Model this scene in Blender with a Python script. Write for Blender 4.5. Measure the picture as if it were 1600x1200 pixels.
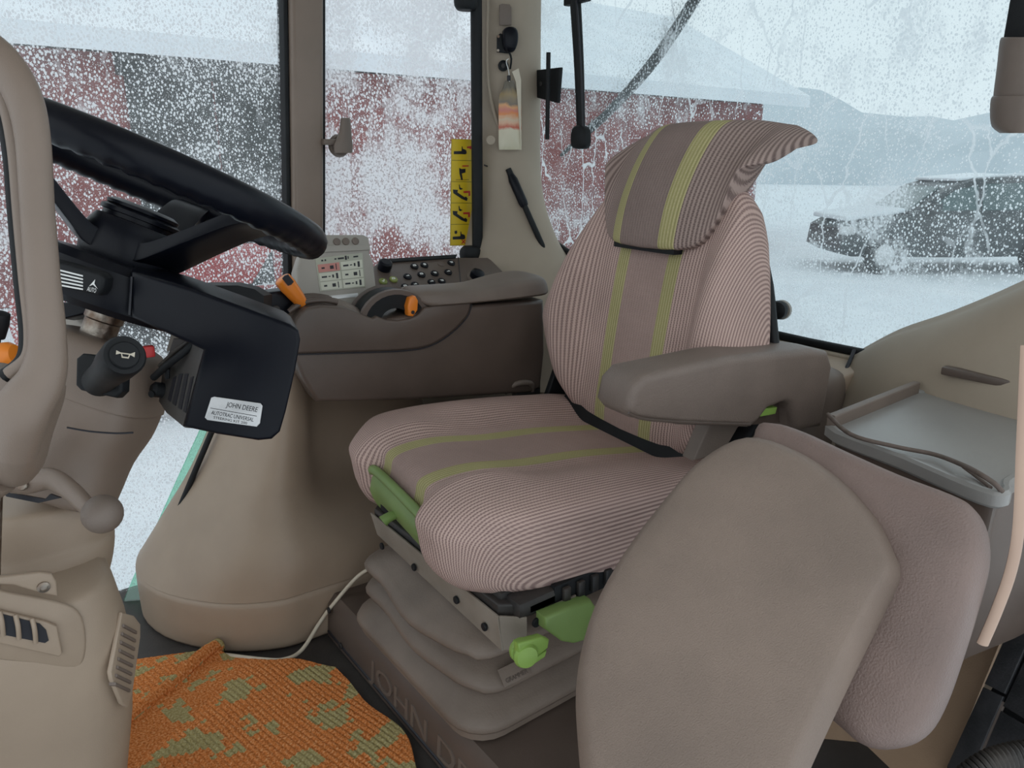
import bpy, bmesh, math, random
from mathutils import Vector, Matrix
R = math.radians
random.seed(7)
for o in list(bpy.data.objects): bpy.data.objects.remove(o)
scene = bpy.context.scene
col = scene.collection

# ------------------------------------------------------------------ camera
CAM = Vector((0, -1.0, 1.0)); FPX = 1150.0; YAW = R(37); PITCH = R(16.5)
cd = bpy.data.cameras.new('camera'); cam = bpy.data.objects.new('camera', cd); col.objects.link(cam)
cam.location = CAM; cam.rotation_euler = (R(90) - PITCH, 0, -YAW)
cd.sensor_fit = 'HORIZONTAL'; cd.sensor_width = 36; cd.lens = 36 * FPX / 1600; cd.clip_start = .02; cd.clip_end = 500
scene.camera = cam
# ------------------------------------------------------------------ overcast winter sky
wd = bpy.data.worlds.new('overcast'); scene.world = wd; wd.use_nodes = True
bg = wd.node_tree.nodes['Background']; bg.inputs[0].default_value = (.86, .93, .97, 1); bg.inputs[1].default_value = .84
vs = scene.view_settings; vs.view_transform = 'Standard'; vs.look = 'None'; vs.gamma = 1; vs.exposure = .62; vs.use_curve_mapping = False

# ------------------------------------------------------------------ survey helpers (photo point on a known real plane)
FWD = Vector((math.sin(YAW)*math.cos(PITCH), math.cos(YAW)*math.cos(PITCH), -math.sin(PITCH)))
RGT = Vector((math.cos(YAW), -math.sin(YAW), 0)); UP = RGT.cross(FWD)
def ray(px, py): return FWD + RGT*((px-800)/FPX) + UP*((600-py)/FPX)
def at(px, py, x=None, y=None, z=None, d=None, pl=None):
    r = ray(px, py)
    if pl: t = (pl[0]-CAM).dot(pl[1])/r.dot(pl[1])
    elif x is not None: t = (x-CAM.x)/r.x
    elif y is not None: t = (y-CAM.y)/r.y
    elif z is not None: t = (z-CAM.z)/r.z
    else: t = d
    return CAM + r*t
def plane3(a, b, c):
    n = (b-a).cross(c-a).normalized(); return (a, n)

# ------------------------------------------------------------------ materials
MATS = {}
def mat(name, c, rough=.55, c2=None, scale=60, bump=.0, bscale=400, metal=0, spec=.5, detail=4):
    if name in MATS: return MATS[name]
    m = bpy.data.materials.new(name); m.use_nodes = True; nt = m.node_tree; N = nt.nodes; L = nt.links
    b = N['Principled BSDF']; b.inputs['Roughness'].default_value = rough; b.inputs['Metallic'].default_value = metal
    b.inputs['Specular IOR Level'].default_value = spec
    tc = N.new('ShaderNodeTexCoord')
    n1 = N.new('ShaderNodeTexNoise'); n1.inputs['Scale'].default_value = scale; n1.inputs['Detail'].default_value = detail
    L.new(tc.outputs['Object'], n1.inputs['Vector'])
    cr = N.new('ShaderNodeValToRGB'); cr.color_ramp.elements[0].position = .35; cr.color_ramp.elements[1].position = .65
    if c2 is None: c2 = tuple(v*.88 for v in c)
    cr.color_ramp.elements[0].color = (*c2, 1); cr.color_ramp.elements[1].color = (*c, 1)
    L.new(n1.outputs['Fac'], cr.inputs['Fac']); L.new(cr.outputs['Color'], b.inputs['Base Color'])
    if bump:
        n2 = N.new('ShaderNodeTexNoise'); n2.inputs['Scale'].default_value = bscale; n2.inputs['Detail'].default_value = 3
        L.new(tc.outputs['Object'], n2.inputs['Vector'])
        bp = N.new('ShaderNodeBump'); bp.inputs['Strength'].default_value = bump; bp.inputs['Distance'].default_value = .002
        L.new(n2.outputs['Fac'], bp.inputs['Height']); L.new(bp.outputs['Normal'], b.inputs['Normal'])
    MATS[name] = m; return m
TAN   = mat('tan_plastic', (.365,.278,.205), .48, (.33,.25,.185), 8, .15, 900)
TAN2  = mat('pillar_beige', (.37,.305,.235), .6, (.34,.28,.215), 6, .15, 900)
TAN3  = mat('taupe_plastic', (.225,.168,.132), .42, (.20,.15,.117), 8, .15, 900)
BROWN = mat('brown_plastic', (.110,.080,.065), .38, (.093,.068,.055), 10, .2, 900)
BROWN2= mat('grey_brown_plastic', (.175,.135,.110), .5, (.15,.115,.094), 10, .25, 700)
PAD   = mat('grained_vinyl', (.245,.182,.145), .6, (.195,.145,.116), 7, .6, 650, 0, .5, 8)
PAD2  = mat('mauve_vinyl', (.235,.165,.142), .48, (.185,.130,.112), 8, .6, 420, 0, .5, 7)
ARM   = mat('armrest_foam', (.185,.140,.116), .48, (.16,.121,.10), 12, .5, 420)
BLACK = mat('black_plastic', (.004,.005,.009), .34, (.003,.0035,.007), 10, .05, 800, 0, .2)
RUBBER= mat('black_rubber', (.010,.011,.013), .6, (.007,.008,.009), 20, .1, 500, 0, .3)
FRAME = mat('dusty_black_steel', (.022,.022,.024), .5, (.05,.042,.036), 14, .2, 300, .2)
STEEL = mat('worn_steel', (.42,.38,.33), .35, (.16,.11,.08), 45, .3, 200, .8)
GREEN = mat('green_plastic', (.19,.285,.085), .45, (.17,.255,.075), 12, .1, 500)
LIME  = mat('lime_plastic', (.26,.41,.085), .42, (.23,.37,.075), 12, .1, 500)
ORANGE= mat('orange_plastic', (.82,.24,.02), .35, (.76,.21,.02), 12, .05, 500)
BELLOW= mat('bellows_rubber', (.205,.157,.125), .56, (.16,.122,.097), 9, .25, 300)
PLATE = mat('beige_steel', (.27,.23,.19), .5, (.22,.185,.15), 16, .15, 300)
GREY  = mat('monitor_grey', (.36,.33,.29), .45, (.33,.305,.27), 10, .1, 700)
LCD   = mat('lcd_backing', (.42,.42,.34), .25, (.39,.39,.32), 20)
LCDC  = mat('lcd_cell', (.60,.60,.50), .25, (.56,.56,.46), 20)
LCDR  = mat('lcd_red_cell', (.55,.24,.20), .25, (.5,.21,.18), 20)
INK   = mat('dark_ink', (.012,.012,.018), .5)
WHITE = mat('white_print', (.8,.8,.78), .4, (.76,.76,.74), 30)
SILVER= mat('silver_label', (.62,.62,.62), .3, (.58,.58,.58), 40, 0, 400, .3)
YELLOW= mat('yellow_vinyl', (.78,.55,.02), .4, (.72,.50,.02), 15)
REDP  = mat('red_print', (.55,.03,.03), .45, (.5,.025,.025), 15)
CABLE = mat('cream_cable', (.62,.55,.44), .45, (.56,.5,.4), 30)
CORD  = mat('brown_cord', (.13,.095,.08), .7, (.10,.075,.06), 80)
TRAY  = mat('grey_tray', (.27,.26,.245), .3, (.24,.23,.22), 5, .15, 300)
FLOORM= mat('floor_rubber', (.05,.042,.038), .6, (.035,.03,.027), 12, .3, 300)
SILLM = mat('black_tread', (.03,.032,.036), .5, (.055,.055,.06), 25, .4, 200)
SEAM  = mat('worn_seam', (.22,.18,.16), .7)
PEACH = mat('peach_edge', (.50,.345,.26), .5, (.46,.315,.24), 10)
TANFL = mat('ochre_floor_trim', (.36,.24,.155), .55, (.31,.205,.13), 9, .2, 300)
HEADL = mat('pale_headliner', (.56,.52,.46), .9, (.53,.49,.43), 30)
SNOW  = mat('snow', (.86,.89,.92), .8, (.78,.82,.86), 1.2, .4, 3)
REDW  = mat('red_barn_boards', (.27,.060,.052), .75, (.21,.052,.048), 3)
DARKW = mat('dark_barn_boards', (.040,.048,.048), .8, (.03,.036,.036), 3)
HAZEF= mat('hazed_forest', (.56,.62,.66), .9, (.62,.68,.72), .15)  # distant fog haze painted into the forest's base colour
CARP  = mat('dark_car_paint', (.05,.058,.062), .4, (.065,.072,.076), 2)
CARG  = mat('car_glass', (.10,.15,.15), .08, (.09,.13,.13), 2)
REDM  = mat('red_implement', (.36,.03,.03), .5, (.30,.026,.026), 5)

def fabric(name, base, rib, hx=.074, hw=.0172, plain=False):
    m = bpy.data.materials.new(name); m.use_nodes = True; nt = m.node_tree; N = nt.nodes; L = nt.links
    b = N['Principled BSDF']; b.inputs['Roughness'].default_value = .95; b.inputs['Specular IOR Level'].default_value = .15
    uv = N.new('ShaderNodeUVMap'); sp = N.new('ShaderNodeSeparateXYZ'); L.new(uv.outputs[0], sp.inputs[0])
    def mth(op, a, bb=None, cc=None):
        n = N.new('ShaderNodeMath'); n.operation = op
        for i, v in enumerate((a, bb, cc)):
            if v is None: continue
            if isinstance(v, (int, float)): n.inputs[i].default_value = v
            else: L.new(v, n.inputs[i])
        return n.outputs[0]
    def mix(f, a, bb):
        n = N.new('ShaderNodeMix'); n.data_type = 'RGBA'
        L.new(f, n.inputs[0])
        for i, v in ((6, a), (7, bb)):
            if isinstance(v, tuple): n.inputs[i].default_value = (*v, 1)
            else: L.new(v, n.inputs[i])
        return n.outputs[2]
    U, Vv = sp.outputs[0], sp.outputs[1]
    au = mth('ABSOLUTE', U)
    cen = mth('LESS_THAN', au, hx)                                   # middle panel
    wig = mth('MULTIPLY', mth('SINE', mth('MULTIPLY', Vv, 2*math.pi/.0065)), .35)
    ribw = mth('SINE', mth('ADD', mth('MULTIPLY', U, 2*math.pi/.0078), wig))
    ribm = mth('MULTIPLY_ADD', mth('MULTIPLY', ribw, 1.6), .5, .38)
    cl = N.new('ShaderNodeClamp'); L.new(ribm, cl.inputs[0])
    knit = mth('MULTIPLY_ADD', mth('SINE', mth('MULTIPLY', Vv, 2*math.pi/.0042)), .22, .78)
    side = mix(mth('MULTIPLY', cl.outputs[0], knit), base, rib)
    fine = mth('MULTIPLY_ADD', mth('SINE', mth('MULTIPLY', U, 2*math.pi/.004)), .25, .5)
    midc = mix(fine, tuple(v*.80 for v in base), tuple((x+y)*.40 for x, y in zip(base, rib)))
    c = mix(cen, side, midc)
    ds = mth('ABSOLUTE', mth('SUBTRACT', au, hx))
    st = mth('LESS_THAN', ds, hw)
    sl = mth('MULTIPLY_ADD', mth('SINE', mth('MULTIPLY', U, 2*math.pi/.0068)), .5, .5)
    stc = mix(sl, (.50,.44,.24), (.31,.285,.12))
    c = mix(st, c, stc)
    nz = N.new('ShaderNodeTexNoise'); nz.inputs['Scale'].default_value = 7; nz.inputs['Detail'].default_value = 5
    tc = N.new('ShaderNodeTexCoord'); L.new(tc.outputs['Object'], nz.inputs['Vector'])
    dirt = mth('MULTIPLY_ADD', nz.outputs['Fac'], .5, .74)
    vm = N.new('ShaderNodeVectorMath'); vm.operation = 'SCALE'; L.new(c, vm.inputs[0]); L.new(dirt, vm.inputs['Scale'])
    L.new(vm.outputs[0], b.inputs['Base Color'])
    bp = N.new('ShaderNodeBump'); bp.inputs['Strength'].default_value = .6; bp.inputs['Distance'].default_value = .0016
    L.new(mth('SUBTRACT', 1, mth('MULTIPLY', cl.outputs[0], knit)), bp.inputs['Height']); L.new(bp.outputs['Normal'], b.inputs['Normal'])
    MATS[name] = m; return m
FAB = fabric('seat_corduroy', (.56,.405,.355), (.24,.158,.146))
FABH = fabric('headrest_corduroy', (.37,.280,.248), (.15,.105,.096))

def glass_mat(name, cover, drop, tint, streak, fine=1.0):
    """clear pane carrying frozen droplets, frost patches and run marks on its outer face"""
    m = bpy.data.materials.new(name); m.use_nodes = True; nt = m.node_tree; N = nt.nodes; L = nt.links
    out = N['Material Output']; N.remove(N['Principled BSDF'])
    tc = N.new('ShaderNodeTexCoord'); P = tc.outputs['Object']
    def mth(op, a, bb=None, cc=None, clamp=False):
        n = N.new('ShaderNodeMath'); n.operation = op; n.use_clamp = clamp
        for i, v in enumerate((a, bb, cc)):
            if v is None: continue
            if isinstance(v, (int, float)): n.inputs[i].default_value = v
            else: L.new(v, n.inputs[i])
        return n.outputs[0]
    def noise(scale, detail=4, vec=P, rough=.5):
        n = N.new('ShaderNodeTexNoise'); n.inputs['Scale'].default_value = scale; n.inputs['Detail'].default_value = detail
        n.inputs['Roughness'].default_value = rough; L.new(vec, n.inputs['Vector']); return n.outputs['Fac']
    def vor(scale, vec=P, feat='F1'):
        n = N.new('ShaderNodeTexVoronoi'); n.inputs['Scale'].default_value = scale; n.feature = feat; L.new(vec, n.inputs['Vector']); return n.outputs['Distance']
    def sstep(v, a, bb):
        n = N.new('ShaderNodeMapRange'); n.interpolation_type = 'SMOOTHSTEP'
        L.new(v, n.inputs[0]); n.inputs[1].default_value = a; n.inputs[2].default_value = bb; return n.outputs[0]
    mp = N.new('ShaderNodeMapping'); mp.inputs['Scale'].default_value = (1, 1, .72); mp.inputs['Rotation'].default_value = (0, R(14), 0); L.new(P, mp.inputs[0])
    big = noise(5.5, 6, P, .62)
    rad = mth('MULTIPLY_ADD', big, .55, drop)                        # droplet radius wanders over the pane
    d1 = mth('SUBTRACT', rad, vor(150*fine, mp.outputs[0]))
    d2 = mth('SUBTRACT', mth('SUBTRACT', rad, .10), vor(310*fine, mp.outputs[0]))
    drops = mth('MAXIMUM', sstep(d1, -.02, .10), sstep(d2, -.02, .12))
    mp2 = N.new('ShaderNodeMapping'); mp2.inputs['Scale'].default_value = (16, 16, 3.2); L.new(P, mp2.inputs[0])
    run = noise(1.0, 6, mp2.outputs[0], .7)
    frost = sstep(mth('ADD', mth('MULTIPLY', big, .62), mth('MULTIPLY', run, .38)), cover, cover + .14)
    grain = mth('MULTIPLY_ADD', sstep(noise(170, 3), .36, .62), .6, .40)
    frost = mth('MULTIPLY', frost, grain)
    # thin feathery ice needles
    mp3 = N.new('ShaderNodeMapping'); mp3.inputs['Rotation'].default_value = (.3, .9, .4); mp3.inputs['Scale'].default_value = (1, 1, .35)
    wz = N.new('ShaderNodeVectorMath'); wz.operation = 'ADD'; L.new(P, wz.inputs[0])
    nn = N.new('ShaderNodeTexNoise'); nn.inputs['Scale'].default_value = 30; L.new(P, nn.inputs['Vector'])
    sc = N.new('ShaderNodeVectorMath'); sc.operation = 'SCALE'; sc.inputs['Scale'].default_value = .02; L.new(nn.outputs['Color'], sc.inputs[0]); L.new(sc.outputs[0], wz.inputs[1])
    L.new(wz.outputs[0], mp3.inputs[0])
    ln = mth('MULTIPLY', mth('SUBTRACT', 1, sstep(vor(13, mp3.outputs[0], 'DISTANCE_TO_EDGE'), .008, .03)), mth('MULTIPLY', sstep(noise(4, 3), .46, .60), streak))
    a = mth('MAXIMUM', mth('MAXIMUM', drops, frost), ln)
    haze = mth('MAXIMUM', a, mth('MULTIPLY_ADD', sstep(big, .3, .7), .16, .05), clamp=True)
    tr = N.new('ShaderNodeBsdfTransparent'); tr.inputs[0].default_value = (*tint, 1)
    tl = N.new('ShaderNodeBsdfTranslucent'); tl.inputs[0].default_value = (.93*tint[0], .94*tint[1], .96*tint[2], 1)
    df = N.new('ShaderNodeBsdfDiffuse'); df.inputs[0].default_value = (.8, .83, .86, 1)
    ms = N.new('ShaderNodeMixShader'); ms.inputs[0].default_value = .16; L.new(tl.outputs[0], ms.inputs[1]); L.new(df.outputs[0], ms.inputs[2])
    mx = N.new('ShaderNodeMixShader'); L.new(haze, mx.inputs[0]); L.new(tr.outputs[0], mx.inputs[1]); L.new(ms.outputs[0], mx.inputs[2])
    L.new(mx.outputs[0], out.inputs[0]); MATS[name] = m; return m
def clear_mat(name, tint, g=.06):
    m = bpy.data.materials.new(name); m.use_nodes = True; nt = m.node_tree; N = nt.nodes; L = nt.links
    out = N['Material Output']; N.remove(N['Principled BSDF'])
    tr = N.new('ShaderNodeBsdfTransparent'); tr.inputs[0].default_value = (*tint, 1)
    gl = N.new('ShaderNodeBsdfGlossy'); gl.inputs['Roughness'].default_value = .03
    mx = N.new('ShaderNodeMixShader'); mx.inputs[0].default_value = g; L.new(tr.outputs[0], mx.inputs[1]); L.new(gl.outputs[0], mx.inputs[2]); L.new(mx.outputs[0], out.inputs[0])
    MATS[name] = m; return m
CLEAR = clear_mat('clear_glass', (.985,.995,.99), .03)
GEDGE = clear_mat('green_glass_edge', (.52,.80,.68), .10)
GL1 = glass_mat('droplet_glass_side', .525, .15, (.78,.81,.82), .35, 1.12)
GL2 = glass_mat('droplet_glass_quarter', .425, .20, (.80,.81,.82), .6)
GL3 = glass_mat('droplet_glass_rear', .49, .09, (.66,.72,.735), .9, 1.25)

# ------------------------------------------------------------------ mesh helpers
def tag(o, label=None, cat=None, group=None, kind=None):
    if label: o['label'] = label
    if cat: o['category'] = cat
    if group: o['group'] = group
    if kind: o['kind'] = kind
    return o
def empty(name, loc, label, cat, group=None):
    o = bpy.data.objects.new(name, None); col.objects.link(o); o.location = loc; o.empty_display_size = .05
    return tag(o, label, cat, group)
def root_loc(p):
    l = Vector((0,0,0))
    while p: l = l + p.location; p = p.parent
    return l
def mk(name, verts, faces, m, parent=None, smooth=True, uvs=None, mats=None, fm=None, sharp=40):
    """one mesh object from world coordinates, re-based on its parent"""
    o0 = root_loc(parent)
    me = bpy.data.meshes.new(name); me.from_pydata([tuple(Vector(v)-o0) for v in verts], [], faces)
    for mm in (mats or [m]): me.materials.append(mm)
    if fm:
        for p, k in zip(me.polygons, fm): p.material_index = k
    if uvs:
        ul = me.uv_layers.new(name='UVMap')
        for li, lp in enumerate(me.loops): ul.data[li].uv = uvs[lp.vertex_index]
    b = bmesh.new(); b.from_mesh(me)
    bmesh.ops.recalc_face_normals(b, faces=b.faces); b.to_mesh(me); b.free()
    if smooth:
        me.polygons.foreach_set('use_smooth', [True]*len(me.polygons))
        for p in me.polygons:
            if len(p.vertices) > 4: p.use_smooth = False
        try: me.set_sharp_from_angle(angle=R(sharp))
        except Exception: pass
    o = bpy.data.objects.new(name, me); col.objects.link(o)
    if parent: o.parent = parent
    return o
def frm(bm, name, m, parent=None, smooth=True, sharp=40):
    me = [v.co.copy() for v in bm.verts]; bm.verts.index_update()
    f = [[v.index for v in fc.verts] for fc in bm.faces]
    bm.free(); return mk(name, me, f, m, parent, smooth, sharp=sharp)
def box(name, c, s, m, parent=None, ax=None, bev=.003, seg=2):
    bm = bmesh.new(); bmesh.ops.create_cube(bm, size=1)
    for v in bm.verts: v.co = Vector((v.co.x*s[0], v.co.y*s[1], v.co.z*s[2]))
    if bev: bmesh.ops.bevel(bm, geom=bm.edges[:], offset=min(bev, min(s)*.45), segments=seg, affect='EDGES', profile=.5)
    A = ax or (Vector((1,0,0)), Vector((0,1,0)), Vector((0,0,1))); c = Vector(c)
    for v in bm.verts: v.co = c + A[0]*v.co.x + A[1]*v.co.y + A[2]*v.co.z
    return frm(bm, name, m, parent)
def cr(p0, p1, p2, p3, t):
    return .5*((2*p1) + (p2-p0)*t + (2*p0-5*p1+4*p2-p3)*t*t + (3*p1-p0-3*p2+p3)*t*t*t)
def spl(pts, n, closed=False):
    P = [Vector(p) for p in pts]; k = len(P); out = []
    segs = k if closed else k-1
    for i in range(segs):
        g = (lambda j: P[j % k]) if closed else (lambda j: P[max(0, min(k-1, j))])
        for s in range(n): out.append(cr(g(i-1), g(i), g(i+1), g(i+2), s/n))
    if not closed: out.append(P[-1].copy())
    return out
def prism(name, pts, off, m, parent=None, bev=.004, seg=3, sharp=40):
    """closed outline (world points, roughly planar) pushed through by the vector off, edges rounded"""
    off = Vector(off); bm = bmesh.new()
    a = [bm.verts.new(Vector(p)) for p in pts]; b = [bm.verts.new(Vector(p)+off) for p in pts]
    n = len(a); e = []
    f1 = bm.faces.new(a); f2 = bm.faces.new(b[::-1])
    for i in range(n): bm.faces.new((a[i], b[i], b[(i+1) % n], a[(i+1) % n]))
    bmesh.ops.recalc_face_normals(bm, faces=bm.faces)
    if bev:
        ed = [x for x in bm.edges if any(f in (f1, f2) for f in x.link_faces)]
        bmesh.ops.bevel(bm, geom=ed, offset=bev, segments=seg, affect='EDGES', profile=.5)
    return frm(bm, name, m, parent, sharp=sharp)
def pad(name, outline, prof, nrm, m, parent=None, n=6, ctr=None):
    """soft slab: closed spline outline; prof = [(scale, height along nrm), ...] from underside to crown"""
    P = spl(outline, n, True) if n else [Vector(p) for p in outline]
    c = Vector(ctr) if ctr else sum(P, Vector())/len(P); nrm = Vector(nrm).normalized()
    vs_, fs = [], []; k = len(P)
    for s, h in prof: vs_ += [c + (p-c)*s + nrm*h for p in P]
    for r in range(len(prof)-1):
        for i in range(k): fs.append((r*k+i, r*k+(i+1) % k, (r+1)*k+(i+1) % k, (r+1)*k+i))
    vs_.append(c+nrm*prof[0][1]); vs_.append(c+nrm*prof[-1][1]); a = len(vs_)
    for i in range(k):
        fs.append((i, a-2, (i+1) % k)); r = (len(prof)-1)*k; fs.append((r+i, r+(i+1) % k, a-1))
    return mk(name, vs_, fs, m, parent, sharp=60)
def rings(name, RS, m, parent=None, caps=True, uvs=None, sharp=50, close=True):
    k = len(RS[0]); vs_ = [v for r in RS for v in r]; fs = []
    for r in range(len(RS)-1):
        for i in range(k if close else k-1): fs.append((r*k+i, r*k+(i+1) % k, (r+1)*k+(i+1) % k, (r+1)*k+i))
    if caps: fs.append(tuple(range(k))[::-1]); fs.append(tuple((len(RS)-1)*k+i for i in range(k)))
    return mk(name, vs_, fs, m, parent, uvs=uvs, sharp=sharp)
def loft(name, keys, m, parent=None, nr=4, nl=4, caps=True, sharp=50):
    """keys: control rings (same count, closed), splined both ways"""
    k = len(keys[0]); cols_ = [spl([Vector(r[i]) for r in keys], nl) for i in range(k)]
    RS = [spl([c[j] for c in cols_], nr, True) for j in range(len(cols_[0]))]
    return rings(name, RS, m, parent, caps, sharp=sharp)
def tube(name, pts, r, m, parent=None, n=5, seg=10, flat=None, closed=False):
    """round (or flattened: flat=(vector, factor)) bar along a splined path; r number or list per point"""
    P = spl(pts, n, closed) if n > 1 else [Vector(p) for p in pts]
    k = len(P); rr = []
    for i in range(k):
        if isinstance(r, (int, float)): rr.append(r)
        else:
            f = i/max(1, k-1)*(len(r)-1); j = min(int(f), len(r)-2); rr.append(r[j]*(1-(f-j)) + r[j+1]*(f-j))
    RS = []; prev = None
    for i in range(k):
        t = (P[(i+1) % k]-P[(i-1) % k] if closed else P[min(i+1, k-1)]-P[max(i-1, 0)]).normalized()
        u = prev if prev else (Vector((0,0,1)) if abs(t.z) < .9 else Vector((1,0,0)))
        u = (u - t*u.dot(t)).normalized(); w = t.cross(u); prev = u; ring = []
        for j in range(seg):
            a = 2*math.pi*j/seg; o = u*math.cos(a)*rr[i] + w*math.sin(a)*rr[i]
            if flat: fv = Vector(flat[0]).normalized(); o = o - fv*o.dot(fv)*(1-flat[1])
            ring.append(P[i]+o)
        RS.append(ring)
    if closed: RS.append(RS[0])
    return rings(name, RS, m, parent, caps=not closed)
def axes(n, hint=Vector((0,0,1))):
    n = Vector(n).normalized(); u = hint.cross(n)
    if u.length < .05: u = Vector((1,0,0)).cross(n)
    u.normalize(); return u, n.cross(u), n
def lathe(name, c, n, prof, m, parent=None, seg=24, el=1.0):
    """prof = [(radius, height)], turned about n through c"""
    u, w, n = axes(n); c = Vector(c)
    RS = [[c + u*math.cos(2*math.pi*j/seg)*max(r, 1e-4) + w*math.sin(2*math.pi*j/seg)*max(r, 1e-4)*el + n*h for j in range(seg)] for r, h in prof]
    return rings(name, RS, m, parent, sharp=35)
def disc(name, c, n, r, t, m, parent=None, seg=18, bev=.25):
    return lathe(name, c, n, [(r*.2, 0), (r, 0), (r, t*(1-bev)), (r*(1-bev*t/r*.8), t), (r*.2, t)], m, parent, seg)
def ball(name, c, r, m, parent=None, seg=20, el=1):
    return lathe(name, c, (0,0,1), [(r*math.sin(math.pi*i/12), -r*el*math.cos(math.pi*i/12)) for i in range(13)], m, parent, seg)
def text(name, s, c, u, v, size, m, parent=None, ext=.0004, align='CENTER', shear=0, space=1, fit=None):
    cu = bpy.data.curves.new('t', 'FONT'); cu.body = s; cu.size = size; cu.extrude = ext; cu.align_x = align; cu.align_y = 'CENTER'; cu.shear = shear; cu.space_character = space; cu.resolution_u = 3
    t = bpy.data.objects.new('t', cu); col.objects.link(t); bpy.context.view_layer.update()
    me = bpy.data.meshes.new_from_object(t.evaluated_get(bpy.context.evaluated_depsgraph_get()))
    bpy.data.objects.remove(t); n = Vector(u).cross(Vector(v)).normalized(); u = Vector(u).normalized(); v = Vector(v).normalized()
    xs = [q.co.x for q in me.vertices]; k = 1
    if fit: k = fit/(max(xs)-min(xs))
    vs_ = [Vector(c)+u*q.co.x*k+v*q.co.y+n*q.co.z for q in me.vertices]; fs = [list(p.vertices) for p in me.polygons]
    bpy.data.meshes.remove(me); return mk(name, vs_, fs, m, parent, smooth=False)
def flat(name, pts2, c, u, v, m, parent=None, t=.0006):
    """small printed or moulded shape: outline in (u,v) metres, real thickness"""
    n = Vector(u).cross(Vector(v)).normalized()
    return prism(name, [Vector(c)+Vector(u)*a+Vector(v)*b for a, b in pts2], n*t, m, parent, bev=0)
def ss(a, b, x):
    t = max(0, min(1, (x-a)/(b-a))); return t*t*(3-2*t)
def lerp_tab(tab, x):
    if x <= tab[0][0]: return tab[0][1]
    for (a, p), (b, q) in zip(tab, tab[1:]):
        if x <= b: return p+(q-p)*(x-a)/(b-a)
    return tab[-1][1]
# ================================================================== SETTING
def st(o): return tag(o, kind='structure')
def pane(name, pts, off, fm_, parent=None):
    """glass slab: clear inner face, weathered outer face, green-tinted rim"""
    n = len(pts); off = Vector(off); vs_ = [Vector(p) for p in pts] + [Vector(p)+off for p in pts]
    fs = [tuple(range(n)), tuple(range(n, 2*n))[::-1]] + [(i, n+i, n+(i+1) % n, (i+1) % n) for i in range(n)]
    return mk(name, vs_, fs, None, parent, smooth=False, mats=[CLEAR, fm_, GEDGE], fm=[0, 1]+[2]*n)
st(box('floor', (.35,0,-.02), (2.2,1.72,.03), FLOORM, bev=0))
st(box('ceiling', (.45,0,1.80), (2.3,1.9,.10), HEADL, bev=.03))
st(box('wall_right', (1.03,.83,.31), (.85,.03,.66), TAN2, bev=.004))
# right-hand door pillar
def lineZ(a, b, z): return a + (b-a)*((z-a.z)/(b.z-a.z))
YP = .80
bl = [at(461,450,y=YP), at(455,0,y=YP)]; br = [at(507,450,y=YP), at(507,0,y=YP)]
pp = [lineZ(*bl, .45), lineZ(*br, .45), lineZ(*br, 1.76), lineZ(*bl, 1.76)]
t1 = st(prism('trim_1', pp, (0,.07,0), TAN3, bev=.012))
for side, dx in ((bl, -.007), (br, .004)):
    q = [lineZ(*side, .45), lineZ(*side, 1.76)]
    prism('seal', [q[0]+Vector((dx-.005,.016,0)), q[0]+Vector((dx+.006,.016,0)), q[1]+Vector((dx+.006,.016,0)), q[1]+Vector((dx-.005,.016,0))], (0,.045,0), RUBBER, t1, bev=.003)
xl = lambda z: lineZ(*bl, z).x; xr = lambda z: lineZ(*br, z).x
w1 = [Vector((-.85,.842,-.01)), Vector((.45,.842,-.01)), Vector((xl(.45)+.02,.842,.45)), Vector((xl(1.75)+.02,.842,1.75)), Vector((-.85,.842,1.75))]
st(pane('window_1', w1, (0,.006,0), GL1))
w2 = [Vector((xr(.6)-.02,.842,.62)), Vector((1.31,.842,.62)), Vector((1.31,.842,1.75)), Vector((xr(1.75)-.02,.842,1.75))]
w2o = st(pane('window_2', w2, (0,.006,0), GL2))
# rear glass with its rounded far lower corner
XR = 1.455
rear = [(.83,1.75),(.815,1.2),(.80,.90),(.785,.845),(.747,.802),(.66,.765),(.57,.738),(.40,.690),(.2,.656),(-.067,.640),(-.30,.638),(-.6,.64),(-.84,.68),(-.84,1.75)]
w3 = st(pane('window_3', [(XR,y,z) for y, z in rear], (.006,0,0), GL3))
tube('rear_glass_seal', [(XR-.008,y,z-.004) for y, z in rear[:12]], .010, RUBBER, w3, n=3, seg=8)
# rear lower wall and ledge under the rear glass
rw = [(y,z-.012) for y, z in rear[2:13]]
wr = st(prism('wall_rear', [(1.43,y,z) for y, z in rw] + [(1.43,-.84,0), (1.43,.80,0)], (.05,0,0), TAN2, bev=.006))
led = [(1.36,.55,.66),(1.35,.30,.625),(1.345,0,.605),(1.345,-.28,.60)]
prism('ledge', [(1.435,.57,.715),(1.435,.40,.672),(1.435,.2,.640),(1.435,-.067,.623),(1.435,-.30,.62)] + [p for p in led[::-1]], (-.004,0,-.04), TAN, wr, bev=.006)
for px, py in ((1256,541),):
    c = at(px, py, z=.618)
    box('latch_plate', c, (.03,.055,.006), BROWN2, wr); box('latch_slot', c+Vector((0,0,.003)), (.014,.034,.004), INK, wr, bev=.001)
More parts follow.
